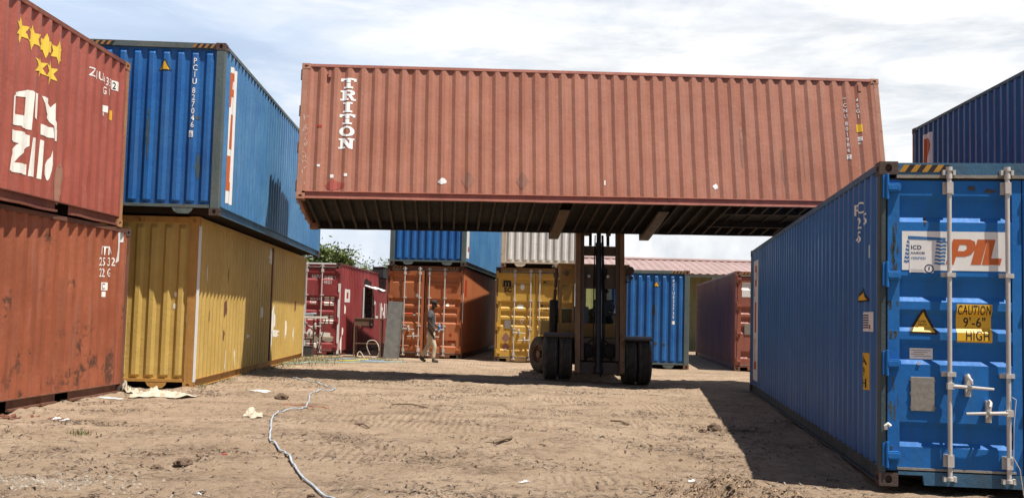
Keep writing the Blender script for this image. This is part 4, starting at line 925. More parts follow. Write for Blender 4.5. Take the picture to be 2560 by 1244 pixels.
# ------------------------------------------------------------------ workshop clutter
TBR = paint('brown_table_steel', (.13, .075, .05), (.20, .12, .08), rust=.5, grime=.4, seed=50, rough=.7)
tx, ty = -4.35, 31.15; tz = gh(tx, ty)
t = thing('work_table', 'tall brown steel work table with a drawer, below the workshop window', 'table', (tx, ty, tz))
mb = MB(); mb.box(-.44, .44, -.02, .50, 1.18, 1.21); mb.build('table_top', TBR, t)
mb = MB(); mb.box(-.42, .02, .0, .40, .97, 1.178); mb.build('drawer', TBR, t)
for x in (-.41, .39):
    for y in (.01, .45): mb = MB(); mb.box(x - .02, x + .02, y - .02, y + .02, 0, 1.178 if x > 0 or y > .3 else .968); mb.build('leg', TBR, t)
mb = MB(); mb.box(-.39, .37, .0, .02, .42, .45); mb.box(-.39, .37, .44, .46, .42, .45); mb.build('stretcher', TBR, t)
mb = MB(); mb.tube(smooth([(-4.25, 31.1, .1), (-4.35, 31.05, .35), (-4.3, 31.05, .52), (-4.1, 31.05, .53), (-3.98, 31.0, .35), (-4.0, 31.0, .08), (-4.25, 30.95, .03), (-4.6, 30.95, .06), (-4.55, 31.0, .2), (-4.4, 30.9, .03)], 5), .014, 6)
tag(mb.build('cable', plain('cable_cream', (.55, .47, .36), .6), None, smooth=60), 'cream cable looped over the stretcher of the brown work table', 'cable')
bx0, by0 = -3.62, 31.2; bz = gh(bx0, by0)
mb = MB(M=Matrix.Translation((bx0, by0, bz)) @ Matrix.Rotation(R(-9), 4, 'X') @ Matrix.Rotation(R(2.4), 4, 'Y')); mb.box(-.24, .24, -.012, .012, 0, 1.76)
mb.box(-.24, -.215, -.03, -.0125, 0, 1.76); mb.box(.215, .24, -.03, -.0125, 0, 1.76)
o = mb.build('metal_sheet', plain('grey_sheet_metal', (.17, .165, .15), .55, .2, var=.3, scale=6), None, bevel=.003); tag(o, 'tall grey metal sheet leaning against the left door of the orange container', 'metal sheet')
sx, sy = -6.0, 31.0; sz = gh(sx, sy)
t = thing('steel_trestle', 'rusty steel trestle carrying a white painted plank in front of the crimson doors', 'trestle', (sx, sy, sz))
mb = MB(); mb.box(-.55, .40, -.06, .18, 1.16, 1.22); mb.build('plank', plain('plank_white', (.80, .76, .66), .6), t)
DST = paint('dark_trestle_steel', (.06, .045, .04), rust=.4, seed=51)
for x in (-.50, .02): mb = MB(); mb.box(x - .018, x + .018, -.02, .016, 0, 1.158); mb.build('leg', DST, t)
mb = MB(); mb.tube([(.36, .05, 1.158), (.30, .05, .7), (.16, .02, 0)], .018, 6); mb.build('leg', DST, t)
mb = MB(); mb.box(-.52, .0, -.03, .02, .50, .54); mb.build('crossbar', DST, t)
mb = MB(); mb.tube([(-.46, .0, 1.15), (.0, .0, .85)], .013, 6); mb.build('brace', ZINC, t)
mb = MB(); mb.tube([(-.05, -.03, .62), (.12, -.03, .64), (.26, -.03, .66)], .016, 6); mb.build('crossbar', DST, t)
t = thing('angle_grinder', 'dark angle grinder with a pale body lying on the white plank', 'grinder', (sx - .12, sy + .05, sz + 1.22))
mb = MB(); mb.lathe([(-.24, .0), (-.24, .03), (-.1, .038), (.05, .042), (.16, .05), (.2, .03), (.2, 0)], (0, 0, .055), (1, 0, .05), 12); mb.build('body', plain('grinder_grey', (.25, .27, .29), .5), t, smooth=40)
mb = MB(); mb.cyl((.2, 0, .03), (.2, 0, .045), .085, 16); mb.build('disc', HOLE, t)
mb = MB(); mb.tube([(-.24, 0, .055), (-.36, .02, .05), (-.42, .04, .015)], .014, 6); mb.build('power_cord', HOLE, t)
mb = MB(M=Matrix.Translation((-6.12, 30.85, gh(-6.1, 30.8)))); mb.prism([(-.15, 0), (.15, 0), (.17, .30), (-.17, .30)], lambda a, b, c: (a, c, b), -.13, .13); mb.box(-.18, .18, -.14, .14, .301, .32)
tag(mb.build('toolbox', plain('dark_box', (.05, .045, .042), .7), None, bevel=.008), 'small dark box standing on the ground under the white plank', 'box')

# ------------------------------------------------------------------ forklift
FO = Vector((2.05, 23.9, -.09))
fk = thing('forklift', 'heavy brown and yellow forklift holding the salmon container, seen from the front', 'forklift', FO)
FY = paint('grimy_forklift_yellow', (.36, .21, .07), (.46, .28, .095), rust=.6, grime=.7, rough=.65, seed=61, gcol=(.05, .035, .025), rcol=(.10, .05, .03))
FYC = paint('forklift_body_yellow', (.62, .42, .11), (.70, .50, .16), rust=.1, grime=.3, rough=.5, seed=62)
FD = paint('greasy_mast_steel', (.085, .06, .042), (.13, .09, .06), rust=.6, grime=.6, rough=.6, seed=63)
FR = paint('worn_rail_steel', (.18, .105, .055), (.26, .155, .08), rust=.75, grime=.5, rough=.65, seed=64)
TYRE = plain('tyre_rubber', (.085, .072, .06), .85, var=.45, scale=9, bump=.25)
GLASS, nt = mk('cab_glass')
b = nd(nt, 'ShaderNodeBsdfPrincipled', {'Base Color': (.02, .03, .03, 1), 'Roughness': .06, 'Alpha': .18, 'Specular IOR Level': .5}); outp(nt, b.outputs[0])
MT = Matrix.Translation((0, 22.95, .15)) @ Matrix.Rotation(R(-10), 4, 'X') @ Matrix.Translation((0, -22.95, -.15))
def F_(**k): return MB(off=FO, **k)
mast = bpy.data.objects.new('mast', None); COL.objects.link(mast); mast.parent = fk
for x0, x1, fl in ((1.485, 1.665, 1), (2.425, 2.605, -1)):
    mb = F_(M=MT); ex = x0 if fl > 0 else x1
    mb.box(ex, ex + fl * .03, 22.93, 23.15, .16, 3.6); mb.box(ex + fl * .03, ex + fl * .11, 22.93, 22.96, .16, 3.6); mb.box(ex + fl * .03, ex + fl * .11, 23.12, 23.15, .16, 3.6)
    mb.build('mast_rail', FR, mast, bevel=.004)
    mb = F_(M=MT); a = ex + fl * .12; mb.box(a, a + fl * .03, 22.975, 23.13, .45, 4.6); mb.box(a + fl * .03, a + fl * .075, 22.975, 23.0, .45, 4.6); mb.box(a + fl * .03, a + fl * .075, 23.105, 23.13, .45, 4.6); mb.build('mast_rail', FD, mast, bevel=.004)
for z0, z1 in ((2.92, 3.15), (.17, .43)): mb = F_(M=MT); mb.box(1.52, 2.57, 23.155, 23.20, z0, z1); mb.build('crossmember', FD, mast, bevel=.006)
mb = F_(M=MT)
poly = [(1.66, 2.14), (2.43, 2.14), (2.43, 2.66), (2.15, 2.69), (2.10, 2.63), (1.98, 2.63), (1.93, 2.69), (1.66, 2.66)]
mb.prism(poly, lambda a, b_, c: (a, c, b_), 23.16, 23.20); mb.build('crossmember', FD, mast)
for x in (1.83, 2.24): mb = F_(M=MT); mb.box(x - .035, x + .035, 23.12, 23.155, 3.15, 4.5); mb.build('chain', HOLE, mast)
mb = F_(M=MT); mb.cyl((2.02, 23.06, .2), (2.02, 23.06, 3.2), .075, 18); mb.cyl((2.02, 23.06, 3.2), (2.02, 23.06, 4.4), .055, 16); mb.cyl((2.02, 23.06, .17), (2.02, 23.06, .30), .10, 18); mb.build('lift_cylinder', plain('cylinder_black', (.022, .022, .024), .35, var=.5, scale=6), mast, smooth=40)
mb = F_(M=MT)
for dx in (-.10, .10, .13): mb.tube([(2.02 + dx, 23.13, .5), (2.02 + dx * 1.1, 23.14, 1.4), (2.02 + dx, 23.13, 2.4), (2.02 + dx * .8, 23.12, 3.4)], .014, 6)
mb.tube([(2.14, 23.10, 2.3), (2.2, 23.1, 2.5), (2.2, 23.1, 2.58), (2.12, 23.1, 2.6)], .02, 6)
mb.build('hose', HOLE, mast, smooth=60)
for x in (1.80, 2.24): mb = F_(M=MT); mb.lathe([(0, 0), (0, .035), (.04, .04), (.06, .03), (.06, 0)], (x, 23.15, 2.42), (0, -1, 0), 12); mb.build('marker_lamp', plain('lamp_lens', (.6, .58, .52), .3), mast, smooth=40)
# carriage and forks follow the tilted load
car = bpy.data.objects.new('carriage', None); COL.objects.link(car); car.parent = fk
for yy in (6.74, 4.66):
    mb = F_(M=TM); x0, x1 = .42, 2.62
    poly = [(x0, -.028), (x0 + .02, -.008), (x1, -.008), (x1, -.085), (x0 + .9, -.07)]
    mb.prism(poly, lambda a, b_, c: (a, c, b_), yy - .11, yy + .11); mb.box(x1 - .085, x1, yy - .11, yy + .11, -.0075, 1.15)
    mb.build('fork', FD, car, bevel=.004)
for z0, z1 in ((.12, .30), (.85, 1.03)): mb = F_(M=TM); mb.box(2.625, 2.70, 4.35, 7.05, z0, z1); mb.build('carriage_bar', FD, car, bevel=.005)
for yy in (5.45, 5.95): mb = F_(M=TM); mb.box(2.705, 2.80, yy - .05, yy + .05, .05, 1.1); mb.build('carriage_bar', FD, car)
# wheels
def wheel(name, c, r, w, axis, rim, groove=4):
    w_ = bpy.data.objects.new('wheel', None); COL.objects.link(w_); w_.parent = fk; w_.location = Vector(c) - FO
    pr = [(-w / 2, r * .56), (-w / 2 - .012, r * .72), (-w / 2, r * .88), (-w / 2 + .03, r * .965)]
    g = (w - .10) / (groove * 2 + 1)
    for i in range(groove * 2 + 1):
        a = -w / 2 + .05 + g * i; rr = r if i % 2 == 0 else r - .026
        cr = .012 * (1 - abs(i - groove) / groove); pr += [(a + .002, rr - .012 + cr), (a + g - .002, rr - .012 + cr)]
    pr += [(w / 2 - .03, r * .965), (w / 2, r * .88), (w / 2 + .012, r * .72), (w / 2, r * .56)]
    mb = MB(); mb.lathe(pr, (0, 0, 0), axis, 56); mb.build('tyre', TYRE, w_, smooth=35)
    mb = MB(); mb.lathe([(w / 2 - .01, r * .57), (w / 2 - .02, r * .50), (w / 2 - .09, r * .46), (w / 2 - .10, r * .22), (w / 2 - .03, r * .2), (w / 2 - .02, 0)], (0, 0, 0), axis, 32)
    mb.lathe([(-w / 2 + .01, r * .57), (-w / 2 + .02, r * .50), (-w / 2 + .09, r * .46), (-w / 2 + .10, r * .22), (-w / 2 + .03, r * .2), (-w / 2 + .02, 0)], (0, 0, 0), axis, 32)
    ax = Vector(axis).normalized(); pa = ax.orthogonal().normalized(); pb = ax.cross(pa)
    for i in range(8):
        t = i * math.pi / 4; p = (pa * math.cos(t) + pb * math.sin(t)) * r * .34
        for s_ in (-1, 1): mb.cyl(p + ax * s_ * (w / 2 - .10), p + ax * s_ * (w / 2 - .06), .018, 6)
    mb.build('rim', rim, w_, smooth=35)
RIM = paint('rusty_rim', (.11, .06, .038), (.17, .095, .055), rust=.7, grime=.5, seed=65)
for x, z in ((.95, -.055), (1.285, -.05), (2.765, -.125), (3.10, -.12)): wheel('wheel', (x, 23.62, z + .535), .54, .30, (1, 0, 0), RIM)
an = R(28)
wheel('wheel', (.83, 26.35, -.05 + .475), .475, .27, (-math.cos(an), -math.sin(an), 0), RIM, 3); wheel('wheel', (2.95, 26.35, -.05 + .475), .475, .27, (-math.cos(an), -math.sin(an), 0), RIM, 3)
for x0, x1, zz in ((.79, 1.47, 1.0), (2.58, 3.27, .955)):
    mb = F_(); rows = []
    for t in [i / 10 for i in range(11)]:
        a = R(60 + 60 * t); rows.append([(x, 23.62 - .66 * math.cos(a), zz - .50 + .54 * math.sin(a) ) for x in (x0, x1)])
    mb.grid(rows); o = mb.build('fender', FD, fk); o.modifiers.new('t', 'SOLIDIFY').thickness = .035
# chassis, axle, cab, hood
mb = F_(); mb.box(1.48, 2.62, 23.3, 26.9, .42, .92); mb.box(1.15, 2.95, 24.3, 26.9, .72, .93); mb.build('chassis', FD, fk, bevel=.01)
mb = F_(); mb.cyl((1.0, 23.62, .45), (3.0, 23.62, .43), .13, 14); mb.lathe([(-.25, 0), (-.22, .18), (0, .25), (.22, .18), (.25, 0)], (2.05, 23.62, .45), (1, 0, 0), 18); mb.build('axle', FD, fk, smooth=40)
for x in (1.62, 2.46): mb = F_(); mb.cyl((x, 23.35, .62), (x, 24.2, .75), .05, 10); mb.build('tilt_cylinder', FD, fk)
for x in (1.76, 2.30):
    mb = F_(); mb.lathe([(0, 0), (.02, .12), (.08, .17), (.2, .19), (.3, .15)], (x, 23.18, .64), (0, 1, 0), 16); mb.build('brake_housing', HOLE, fk, smooth=50)
mb = F_(); mb.tube(smooth([(2.15, 23.3, .9), (2.3, 23.22, .75), (2.32, 23.25, .45), (2.2, 23.3, .30), (2.12, 23.35, .12), (2.1, 23.5, .05)], 5), .018, 6); mb.tube(smooth([(1.9, 23.3, .9), (1.78, 23.22, .8), (1.72, 23.25, .5), (1.9, 23.3, .30)], 5), .018, 6); mb.build('hydraulic_hose', HOLE, fk, smooth=60)
mb = F_(); mb.box(1.66, 2.44, 23.34, 23.40, .44, .80); mb.build('front_plate', FD, fk, bevel=.01)
mb = F_(); mb.prism([(25.3, .94), (27.2, .94), (27.3, 1.15), (27.15, 1.5), (25.4, 1.62), (25.3, 1.6)], lambda a, b_, c: (c, a, b_), 1.05, 2.62); mb.build('engine_hood', FYC, fk, bevel=.03)
mb = F_(); mb.prism([(26.7, .35), (27.5, .40), (27.6, .7), (27.5, 1.1), (27.32, 1.12), (27.2, .93), (26.7, .93)], lambda a, b_, c: (c, a, b_), .98, 2.9); mb.build('counterweight', FYC, fk, bevel=.03)
mb = F_(); mb.prism([(.74, .93), (1.12, .93), (1.12, 1.28), (.76, 1.31)], lambda a, b_, c: (a, c, b_), 25.1, 26.9); mb.build('side_panel', FYC, fk, bevel=.01)
cab = bpy.data.objects.new('cab', None); COL.objects.link(cab); cab.parent = fk
cx0, cx1, cy0, cy1, cz0, cz1 = 1.16, 2.76, 24.15, 25.25, .935, 2.62
mb = F_()
for x in (cx0, cx1 - .06):
    for y in (cy0, cy1 - .06): mb.box(x, x + .06, y, y + .06, cz0, cz1)
mb.box(cx0 + .061, cx1 - .061, cy0, cy0 + .04, cz0, 1.26); mb.box(cx0 + .061, cx1 - .061, cy0, cy0 + .04, 2.20, cz1)
mb.box(cx0 + .061, cx1 - .061, cy1 - .04, cy1, cz0, 1.22); mb.box(cx0 + .061, cx1 - .061, cy1 - .04, cy1, 2.25, cz1)
for x in (cx0, cx1 - .03): mb.box(x, x + .03, cy0 + .061, cy1 - .061, cz0, 1.25); mb.box(x, x + .03, cy0 + .061, cy1 - .061, 2.3, cz1)
mb.box(1.46, 1.51, cy0 + .0, cy0 + .039, 1.261, 2.199)
mb.build('cab_frame', FY, cab, bevel=.006)
mb = F_(); mb.box(cx0 - .05, cx1 + .05, cy0 - .06, cy1 + .05, cz1 + .002, cz1 + .05); mb.build('cab_roof', FY, cab, bevel=.012)
mb = F_(); mb.box(1.23, 1.455, cy0 + .015, cy0 + .02, 1.265, 2.195); mb.box(1.515, 2.695, cy0 + .015, cy0 + .02, 1.265, 2.195); mb.build('windscreen', GLASS, cab)
mb = F_(); mb.box(cx0 + .062, cx1 - .062, cy1 - .025, cy1 - .02, 1.225, 2.245); mb.build('rear_window', GLASS, cab)
for x in (cx0 + .01, cx1 - .015): mb = F_(); mb.box(x, x + .005, cy0 + .062, cy1 - .062, 1.255, 2.295); mb.build('side_window', GLASS, cab)
mb = F_(); mb.prism([(24.2, 1.0), (24.55, 1.0), (24.5, 1.62), (24.25, 1.66)], lambda a, b_, c: (c, a, b_), 1.52, 1.86); mb.build('dashboard', plain('dash_blue', (.10, .20, .34), .5), cab, bevel=.01)
mb = F_(); mb.tube([(1.9, 24.5, 1.2), (2.1, 24.6, 1.45)], .02, 8); mb.tube([(2.1 + .17 * math.cos(t), 24.62 + .06 * math.sin(t), 1.5 + .15 * math.sin(t)) for t in [i * .33 for i in range(20)]], .014, 6); mb.build('steering_wheel', HOLE, cab)
mb = F_(); mb.box(2.05, 2.55, 24.70, 25.15, .94, 1.28); mb.box(2.05, 2.55, 25.03, 25.18, 1.281, 1.85); mb.build('seat', plain('seat_black', (.02, .02, .022), .7), cab, bevel=.04)
mb = F_(); mb.tube([(1.62, 24.12, 2.17), (1.70, 24.12, 2.02), (1.76, 24.12, 1.90)], .008, 5); mb.build('wiper', HOLE, cab)
mb = F_(); mb.lathe([(0, 0), (0, .10), (.02, .105), (.84, .105), (.87, .09), (.87, 0)], (1.04, 24.5, 1.09 - .155), (0, 0, 1), 20); mb.build('air_filter', plain('filter_black', (.028, .026, .025), .6, var=.4), fk, smooth=40)
mb = F_(); mb.tube(smooth([(1.06, 24.5, 1.8), (1.08, 24.5, 2.2), (1.09, 24.5, 2.48), (1.07, 24.48, 2.56), (1.0, 24.45, 2.62)], 5), .042, 10); mb.cyl((1.08, 24.5, 2.35), (1.08, 24.5, 2.47), .065, 12); mb.build('exhaust_pipe', FD, fk, smooth=50)
for x, z, r_ in ((2.80, 2.50, .10), (2.82, 2.33, .055)):
    mb = F_(); mb.lathe([(0, 0), (0, r_ * .9), (.05, r_), (.12, r_ * .75), (.16, .02), (.16, 0)], (x, 23.86, z + .02), (0, 1, .1), 14); mb.tube([(2.62, 24.1, z - .05), (x, 24.0, z - .08), (x, 23.95, z)], .02, 6); mb.build('work_lamp', FD, fk, smooth=45)
mb = F_(); mb.lathe([(0, 0), (0, .05), (.05, .06), (.10, .045), (.13, 0)], (1.30, 23.95, 2.42), (0, 1, .1), 12); mb.tube([(1.22, 24.12, 2.45), (1.3, 24.0, 2.40)], .018, 6); mb.build('work_lamp', FD, fk, smooth=45)

# ------------------------------------------------------------------ people
def skin(name, mat, chains, parent=None, sub=1):
    """chains: lists of (x,y,z,r) or (x,y,z,rx,ry); the first point of later chains that repeats a known point shares its vertex"""
    vs, rs, es, idx = [], [], [], {}
    for ch in chains:
        prev = None
        for p in ch:
            key = tuple(round(c, 4) for c in p[:3])
            if key not in idx: idx[key] = len(vs); vs.append(p[:3]); rs.append((p[3], p[4] if len(p) > 4 else p[3]))
            i = idx[key]
            if prev is not None: es.append((prev, i))
            prev = i
    me = bpy.data.meshes.new(name); me.from_pydata(vs, es, []); me.materials.append(mat)
    o = bpy.data.objects.new(name, me); COL.objects.link(o)
    if parent is not None: o.parent = parent
    md = o.modifiers.new('Skin', 'SKIN'); md.use_smooth_shade = True
    sk = me.skin_vertices[0].data
    for i, r in enumerate(rs): sk[i].radius = r; sk[i].use_root = (i == 0)
    sb = o.modifiers.new('Sub', 'SUBSURF'); sb.levels = sub; sb.render_levels = sub + 1
    return o
def hand(wr, dr, up, side, r=.012, curl=.4):
    """five separate fingers from a palm; dr finger direction, up back of the hand"""
    wr, dr, up = Vector(wr), Vector(dr).normalized(), Vector(up).normalized(); sd = dr.cross(up).normalized() * side
    palm = wr + dr * .05; out = [[tuple(wr) + (.026, .018), tuple(palm) + (.036, .017)]]
    for i, l in enumerate((.068, .078, .072, .056)):
        b_ = palm + sd * (.030 - .020 * i) + dr * .03; k1 = b_ + dr * l * .5 - up * l * curl * .3; k2 = k1 + (dr * (1 - curl) - up * curl).normalized() * l * .5
        out.append([tuple(palm) + (.036, .017), tuple(b_) + (.0095,), tuple(k1) + (.009,), tuple(k2) + (.007,)])
    t0 = wr + dr * .025 + sd * .032; t1 = t0 + (dr * .7 + sd * .6).normalized() * .03; t2 = t1 + (dr * .9 - up * .3).normalized() * .028
    out.append([tuple(palm) + (.036, .017), tuple(t0) + (.012,), tuple(t1) + (.010,), tuple(t2) + (.008,)])
    return out
def scl(chains, s): return chains
SKN = plain('skin_dark_brown', (.060, .034, .024), .5, var=.15, bump=.03)
pz = gh(-2.2, 29.35)
man = thing('person', 'man walking right in a black cap, grey t-shirt and beige trousers with a bottle', 'person', (-2.25, 29.35, pz))
sR, sL = (-.05, -.17, 1.43), (-.03, .17, 1.43)
pel = (-.02, 0, .93)
body = [[pel + (.10, .13), (-.02, 0, 1.10, .09, .12), (-.04, 0, 1.28, .095, .13), (-.04, 0, 1.43, .085, .12), (-.01, 0, 1.50, .052, .055), (.02, 0, 1.56, .050, .055), (.04, 0, 1.62, .085, .072), (.045, 0, 1.69, .092, .075), (.03, 0, 1.755, .06, .055)],
        [(-.04, 0, 1.43, .085, .12), sR + (.055,), (-.09, -.22, 1.18, .042), (.07, -.20, .945, .030)],
        [(-.04, 0, 1.43, .085, .12), sL + (.055,), (-.02, .22, 1.17, .042), (.16, .15, 1.02, .030)],
        [pel + (.10, .13), (.0, -.09, .86, .085), (.09, -.09, .47, .055), (.06, -.09, .09, .038), (.20, -.09, .045, .034, .03)],
        [pel + (.10, .13), (-.03, .09, .86, .085), (-.08, .09, .48, .055), (-.30, .09, .16, .038), (-.20, .09, .05, .034, .03)],
        [(.04, 0, 1.62, .085, .072), (.125, 0, 1.625, .018, .016), (.143, 0, 1.615, .013, .013)]]
body += hand((.07, -.20, .945), (.75, .1, -.65), (.2, -1, .2), 1, curl=.6) + hand((.16, .15, 1.02), (.95, -.15, -.1), (0, .3, 1), 1, curl=.8)
skin('body', SKN, body, man)
SH = plain('shirt_charcoal', (.075, .075, .082), .85, var=.3, scale=7, bump=.2); TR = plain('trousers_beige', (.50, .42, .30), .85, var=.22, scale=6, bump=.3)
skin('t_shirt', SH, [[(-.02, 0, .84, .118, .15), (-.02, 0, 1.0, .118, .152), (-.035, 0, 1.2, .118, .155), (-.045, 0, 1.36, .112, .15), (-.04, 0, 1.455, .085, .12), (-.015, 0, 1.50, .062, .068)],
    [(-.045, 0, 1.36, .112, .15), (-.05, -.175, 1.42, .072), (-.075, -.215, 1.24, .066)], [(-.045, 0, 1.36, .112, .15), (-.03, .175, 1.42, .072), (-.03, .215, 1.24, .066)]], man)
Marks_print = MB(); Marks_print.prism([(-.05, 1.12), (.05, 1.14), (.06, 1.36), (-.04, 1.34)], lambda a, b_, c: (.088 + c, a * .9, b_), .0, .006); Marks_print.build('shirt_print', plain('print_pale', (.45, .38, .40), .8), man)
skin('trousers', TR, [[(-.02, 0, .95, .112, .145), (-.015, 0, .86, .115, .145), (.01, -.085, .72, .092, .088), (.06, -.09, .56, .078), (.095, -.09, .46, .074), (.08, -.09, .28, .066), (.06, -.09, .10, .062)],
    [(-.015, 0, .86, .115, .145), (-.04, .085, .72, .092, .088), (-.065, .09, .58, .080), (-.09, .09, .48, .074), (-.20, .09, .31, .066), (-.29, .09, .17, .060)]], man)
SHOE = plain('shoe_dark', (.07, .06, .05), .7)
skin('shoe', SHOE, [[(.02, -.09, .055, .042, .045), (.09, -.09, .052, .044, .048), (.17, -.09, .042, .034, .045), (.225, -.09, .036, .022, .035)]], man)
skin('shoe', SHOE, [[(-.335, .09, .125, .040, .042), (-.28, .09, .085, .042, .046), (-.21, .09, .048, .036, .045), (-.15, .09, .034, .022, .035)]], man)
CAPM = plain('cap_black', (.025, .02, .02), .8)
mb = MB(); mb.lathe([(0, .102), (.03, .104), (.065, .092), (.09, .06), (.10, .0)], (.035, 0, 1.70), (-.08, 0, 1), 20); mb.grid([[(.035 + r_ * math.cos(a) * 1.0, r_ * .88 * math.sin(a), 1.712 - .02 * (r_ - .1) / .08) for a in [R(-62 + 12.4 * i) for i in range(11)]] for r_ in (.09, .13, .185)])
o = mb.build('cap', CAPM, man, smooth=50); o.modifiers.new('t', 'SOLIDIFY').thickness = .006
mb = MB()
for s_ in (-1, 1): mb.lathe([(-.006, 0), (-.004, .009), (.004, .009), (.006, 0)], (.115, s_ * .034, 1.668), (1, s_ * .25, 0), 8)
mb.build('eye', plain('eye_white', (.5, .47, .42), .3), man)
mb = MB()
for s_ in (-1, 1): mb.lathe([(-.012, 0), (-.008, .026), (.008, .03), (.012, .0)], (.022, s_ * .078, 1.645), (.15, s_, 0), 10)
mb.build('ear', SKN, man, smooth=60)
mb = MB(); mb.box(.104, .120, -.022, .022, 1.585, 1.592); mb.build('mouth', plain('mouth_dark', (.03, .015, .012), .6), man)
bt = thing('water_bottle', 'clear and blue drinks bottle held in the hand of the walking man', 'bottle', (-2.25 + .20, 29.35 + .05, pz + .90))
mb = MB(); mb.lathe([(0, 0), (0, .034), (.07, .036), (.16, .035), (.2, .02), (.235, .014)], (0, 0, 0), (.06, 0, 1), 14); mb.build('bottle_body', plain('bottle_clear', (.30, .42, .52), .2), bt, smooth=50)
mb = MB(); mb.lathe([(.05, .0372), (.13, .0372)], (0, 0, 0), (.06, 0, 1), 14); mb.build('bottle_label', plain('label_blue', (.03, .16, .50), .4), bt, smooth=50)
mb = MB(); mb.lathe([(.23, 0), (.23, .017), (.255, .017), (.255, 0)], (0, 0, 0), (.06, 0, 1), 12); mb.build('bottle_cap', plain('cap_white', (.7, .7, .7), .4), bt)
drv = thing('person', 'driver in dark clothes sitting behind the cab glass of the forklift', 'person', (2.30, 24.80, 1.19))
b2 = [[(0, .12, .15, .11, .14), (0, .12, .36, .10, .15), (0, .10, .55, .09, .15), (0, .08, .63, .05), (0, .05, .69, .048), (0, .03, .76, .075, .085), (0, .03, .83, .075, .09), (0, .05, .89, .05)],
      [(0, .10, .55, .09, .15), (-.19, .09, .55, .055), (-.26, -.05, .33, .042), (-.28, -.25, .33, .03)], [(0, .10, .55, .09, .15), (.19, .09, .55, .055), (.26, -.03, .32, .042), (.08, -.24, .34, .03)],
      [(0, .12, .15, .11, .14), (-.10, .10, .14, .085), (-.12, -.30, .16, .06), (-.12, -.34, -.18, .04), (-.12, -.44, -.21, .035)], [(0, .12, .15, .11, .14), (.10, .10, .14, .085), (.12, -.30, .16, .06), (.12, -.34, -.18, .04), (.12, -.44, -.21, .035)],
      [(0, .03, .76, .075, .085), (0, -.06, .765, .014), (0, -.072, .757, .011)]]
b2 += hand((-.28, -.25, .33), (.3, -.9, .2), (0, .2, 1), -1, curl=.6) + hand((.08, -.24, .34), (-.4, -.9, .1), (0, .2, 1), 1, curl=.6)
skin('body', SKN, b2, drv)
skin('jacket', plain('jacket_navy', (.09, .13, .20), .8), [[(0, .12, .14, .125, .155), (0, .12, .36, .12, .17), (0, .10, .54, .105, .165), (0, .085, .62, .06)], [(0, .10, .54, .105, .165), (-.19, .09, .54, .07), (-.26, -.05, .33, .056), (-.278, -.2, .33, .045)], [(0, .10, .54, .105, .165), (.19, .09, .54, .07), (.26, -.03, .32, .056), (.12, -.2, .338, .045)]], drv)
skin('trousers', plain('trousers_dark', (.03, .03, .035), .85), [[(0, .12, .17, .12, .15), (-.10, .10, .145, .10), (-.12, -.30, .16, .075), (-.12, -.34, -.15, .055)], [(0, .12, .17, .12, .15), (.10, .10, .145, .10), (.12, -.30, .16, .075), (.12, -.34, -.15, .055)]], drv)
mb = MB(); mb.lathe([(0, .098), (.05, .095), (.085, .06), (.095, 0)], (0, .04, .83), (0, .1, 1), 18); mb.build('hair', CAPM, drv, smooth=50)

# ------------------------------------------------------------------ shed and trees
sh = thing('shed', 'long open shed with a faded pink corrugated roof behind the containers', 'shed', (3.6, 46, 0))
RP = paint('faded_pink_roof', (.31, .21, .19), (.38, .265, .24), rust=.1, grime=.25, rough=.6, seed=70)
mb = MB(off=(3.6, 46, 0)); xs = []; x = 3.4
while x < 16: xs += [(x, 0), (x + .10, .04), (x + .16, .04), (x + .26, 0)]; x += .36
E0, E1 = Vector((0, 46, 3.50)), Vector((0, 51, 4.36))
mb.grid([[(xx, E0.y + (E1.y - E0.y) * t, E0.z + (E1.z - E0.z) * t + dz + .006 * noise.noise((xx, t * 4, 3))) for xx, dz in xs] for t in (0, .25, .5, .75, 1)])
mb.grid([[(xx, 51 + 5 * t, 4.36 - .86 * t + dz) for xx, dz in xs] for t in (0.002, 1)])
o = mb.build('roof', RP, sh, recalc=False)
mb = MB(off=(3.6, 46, 0)); mb.tube([(3.4, 51, 4.42), (16, 51, 4.40)], .09, 8); mb.build('ridge_cap', RP, sh)
mb = MB(off=(3.6, 46, 0)); mb.box(3.4, 16, 46.1, 46.2, 3.36, 3.49); mb.build('beam', plain('shed_beam', (.22, .24, .20), .7), sh)
for x in (3.6, 6.6, 9.15, 12, 15): mb = MB(off=(3.6, 46, 0)); mb.box(x, x + .12, 46.1, 46.22, 0, 3.36); mb.build('post', plain('shed_post', (.33, .38, .32), .7), sh)
mb = MB(off=(3.6, 46, 0)); mb.grid([[(3.4 + .21 * i, 48.6 + (.04 if i % 2 else 0), z) for i in range(60)] for z in (0, 3.6)]); mb.build('wall', paint('olive_sheet_wall', (.20, .19, .085), (.26, .25, .12), rust=.1, grime=.3, seed=71), sh, recalc=False)
mb = MB(off=(3.6, 46, 0)); mb.grid([[(3.4 + .23 * i, 45.85 + (.03 if i % 2 else 0), z) for i in range(14)] for z in (1.5, 2.75)]); mb.build('screen_panel', plain('pale_green_sheet', (.60, .62, .24), .7), sh, recalc=False)
mb = MB(off=(3.6, 46, 0)); mb.grid([[(3.4 + .23 * i, 45.84 + (.03 if i % 2 else 0), z) for i in range(14)] for z in (0, 1.5)]); mb.build('screen_panel', plain('blue_sheet', (.08, .19, .38), .7), sh, recalc=False)

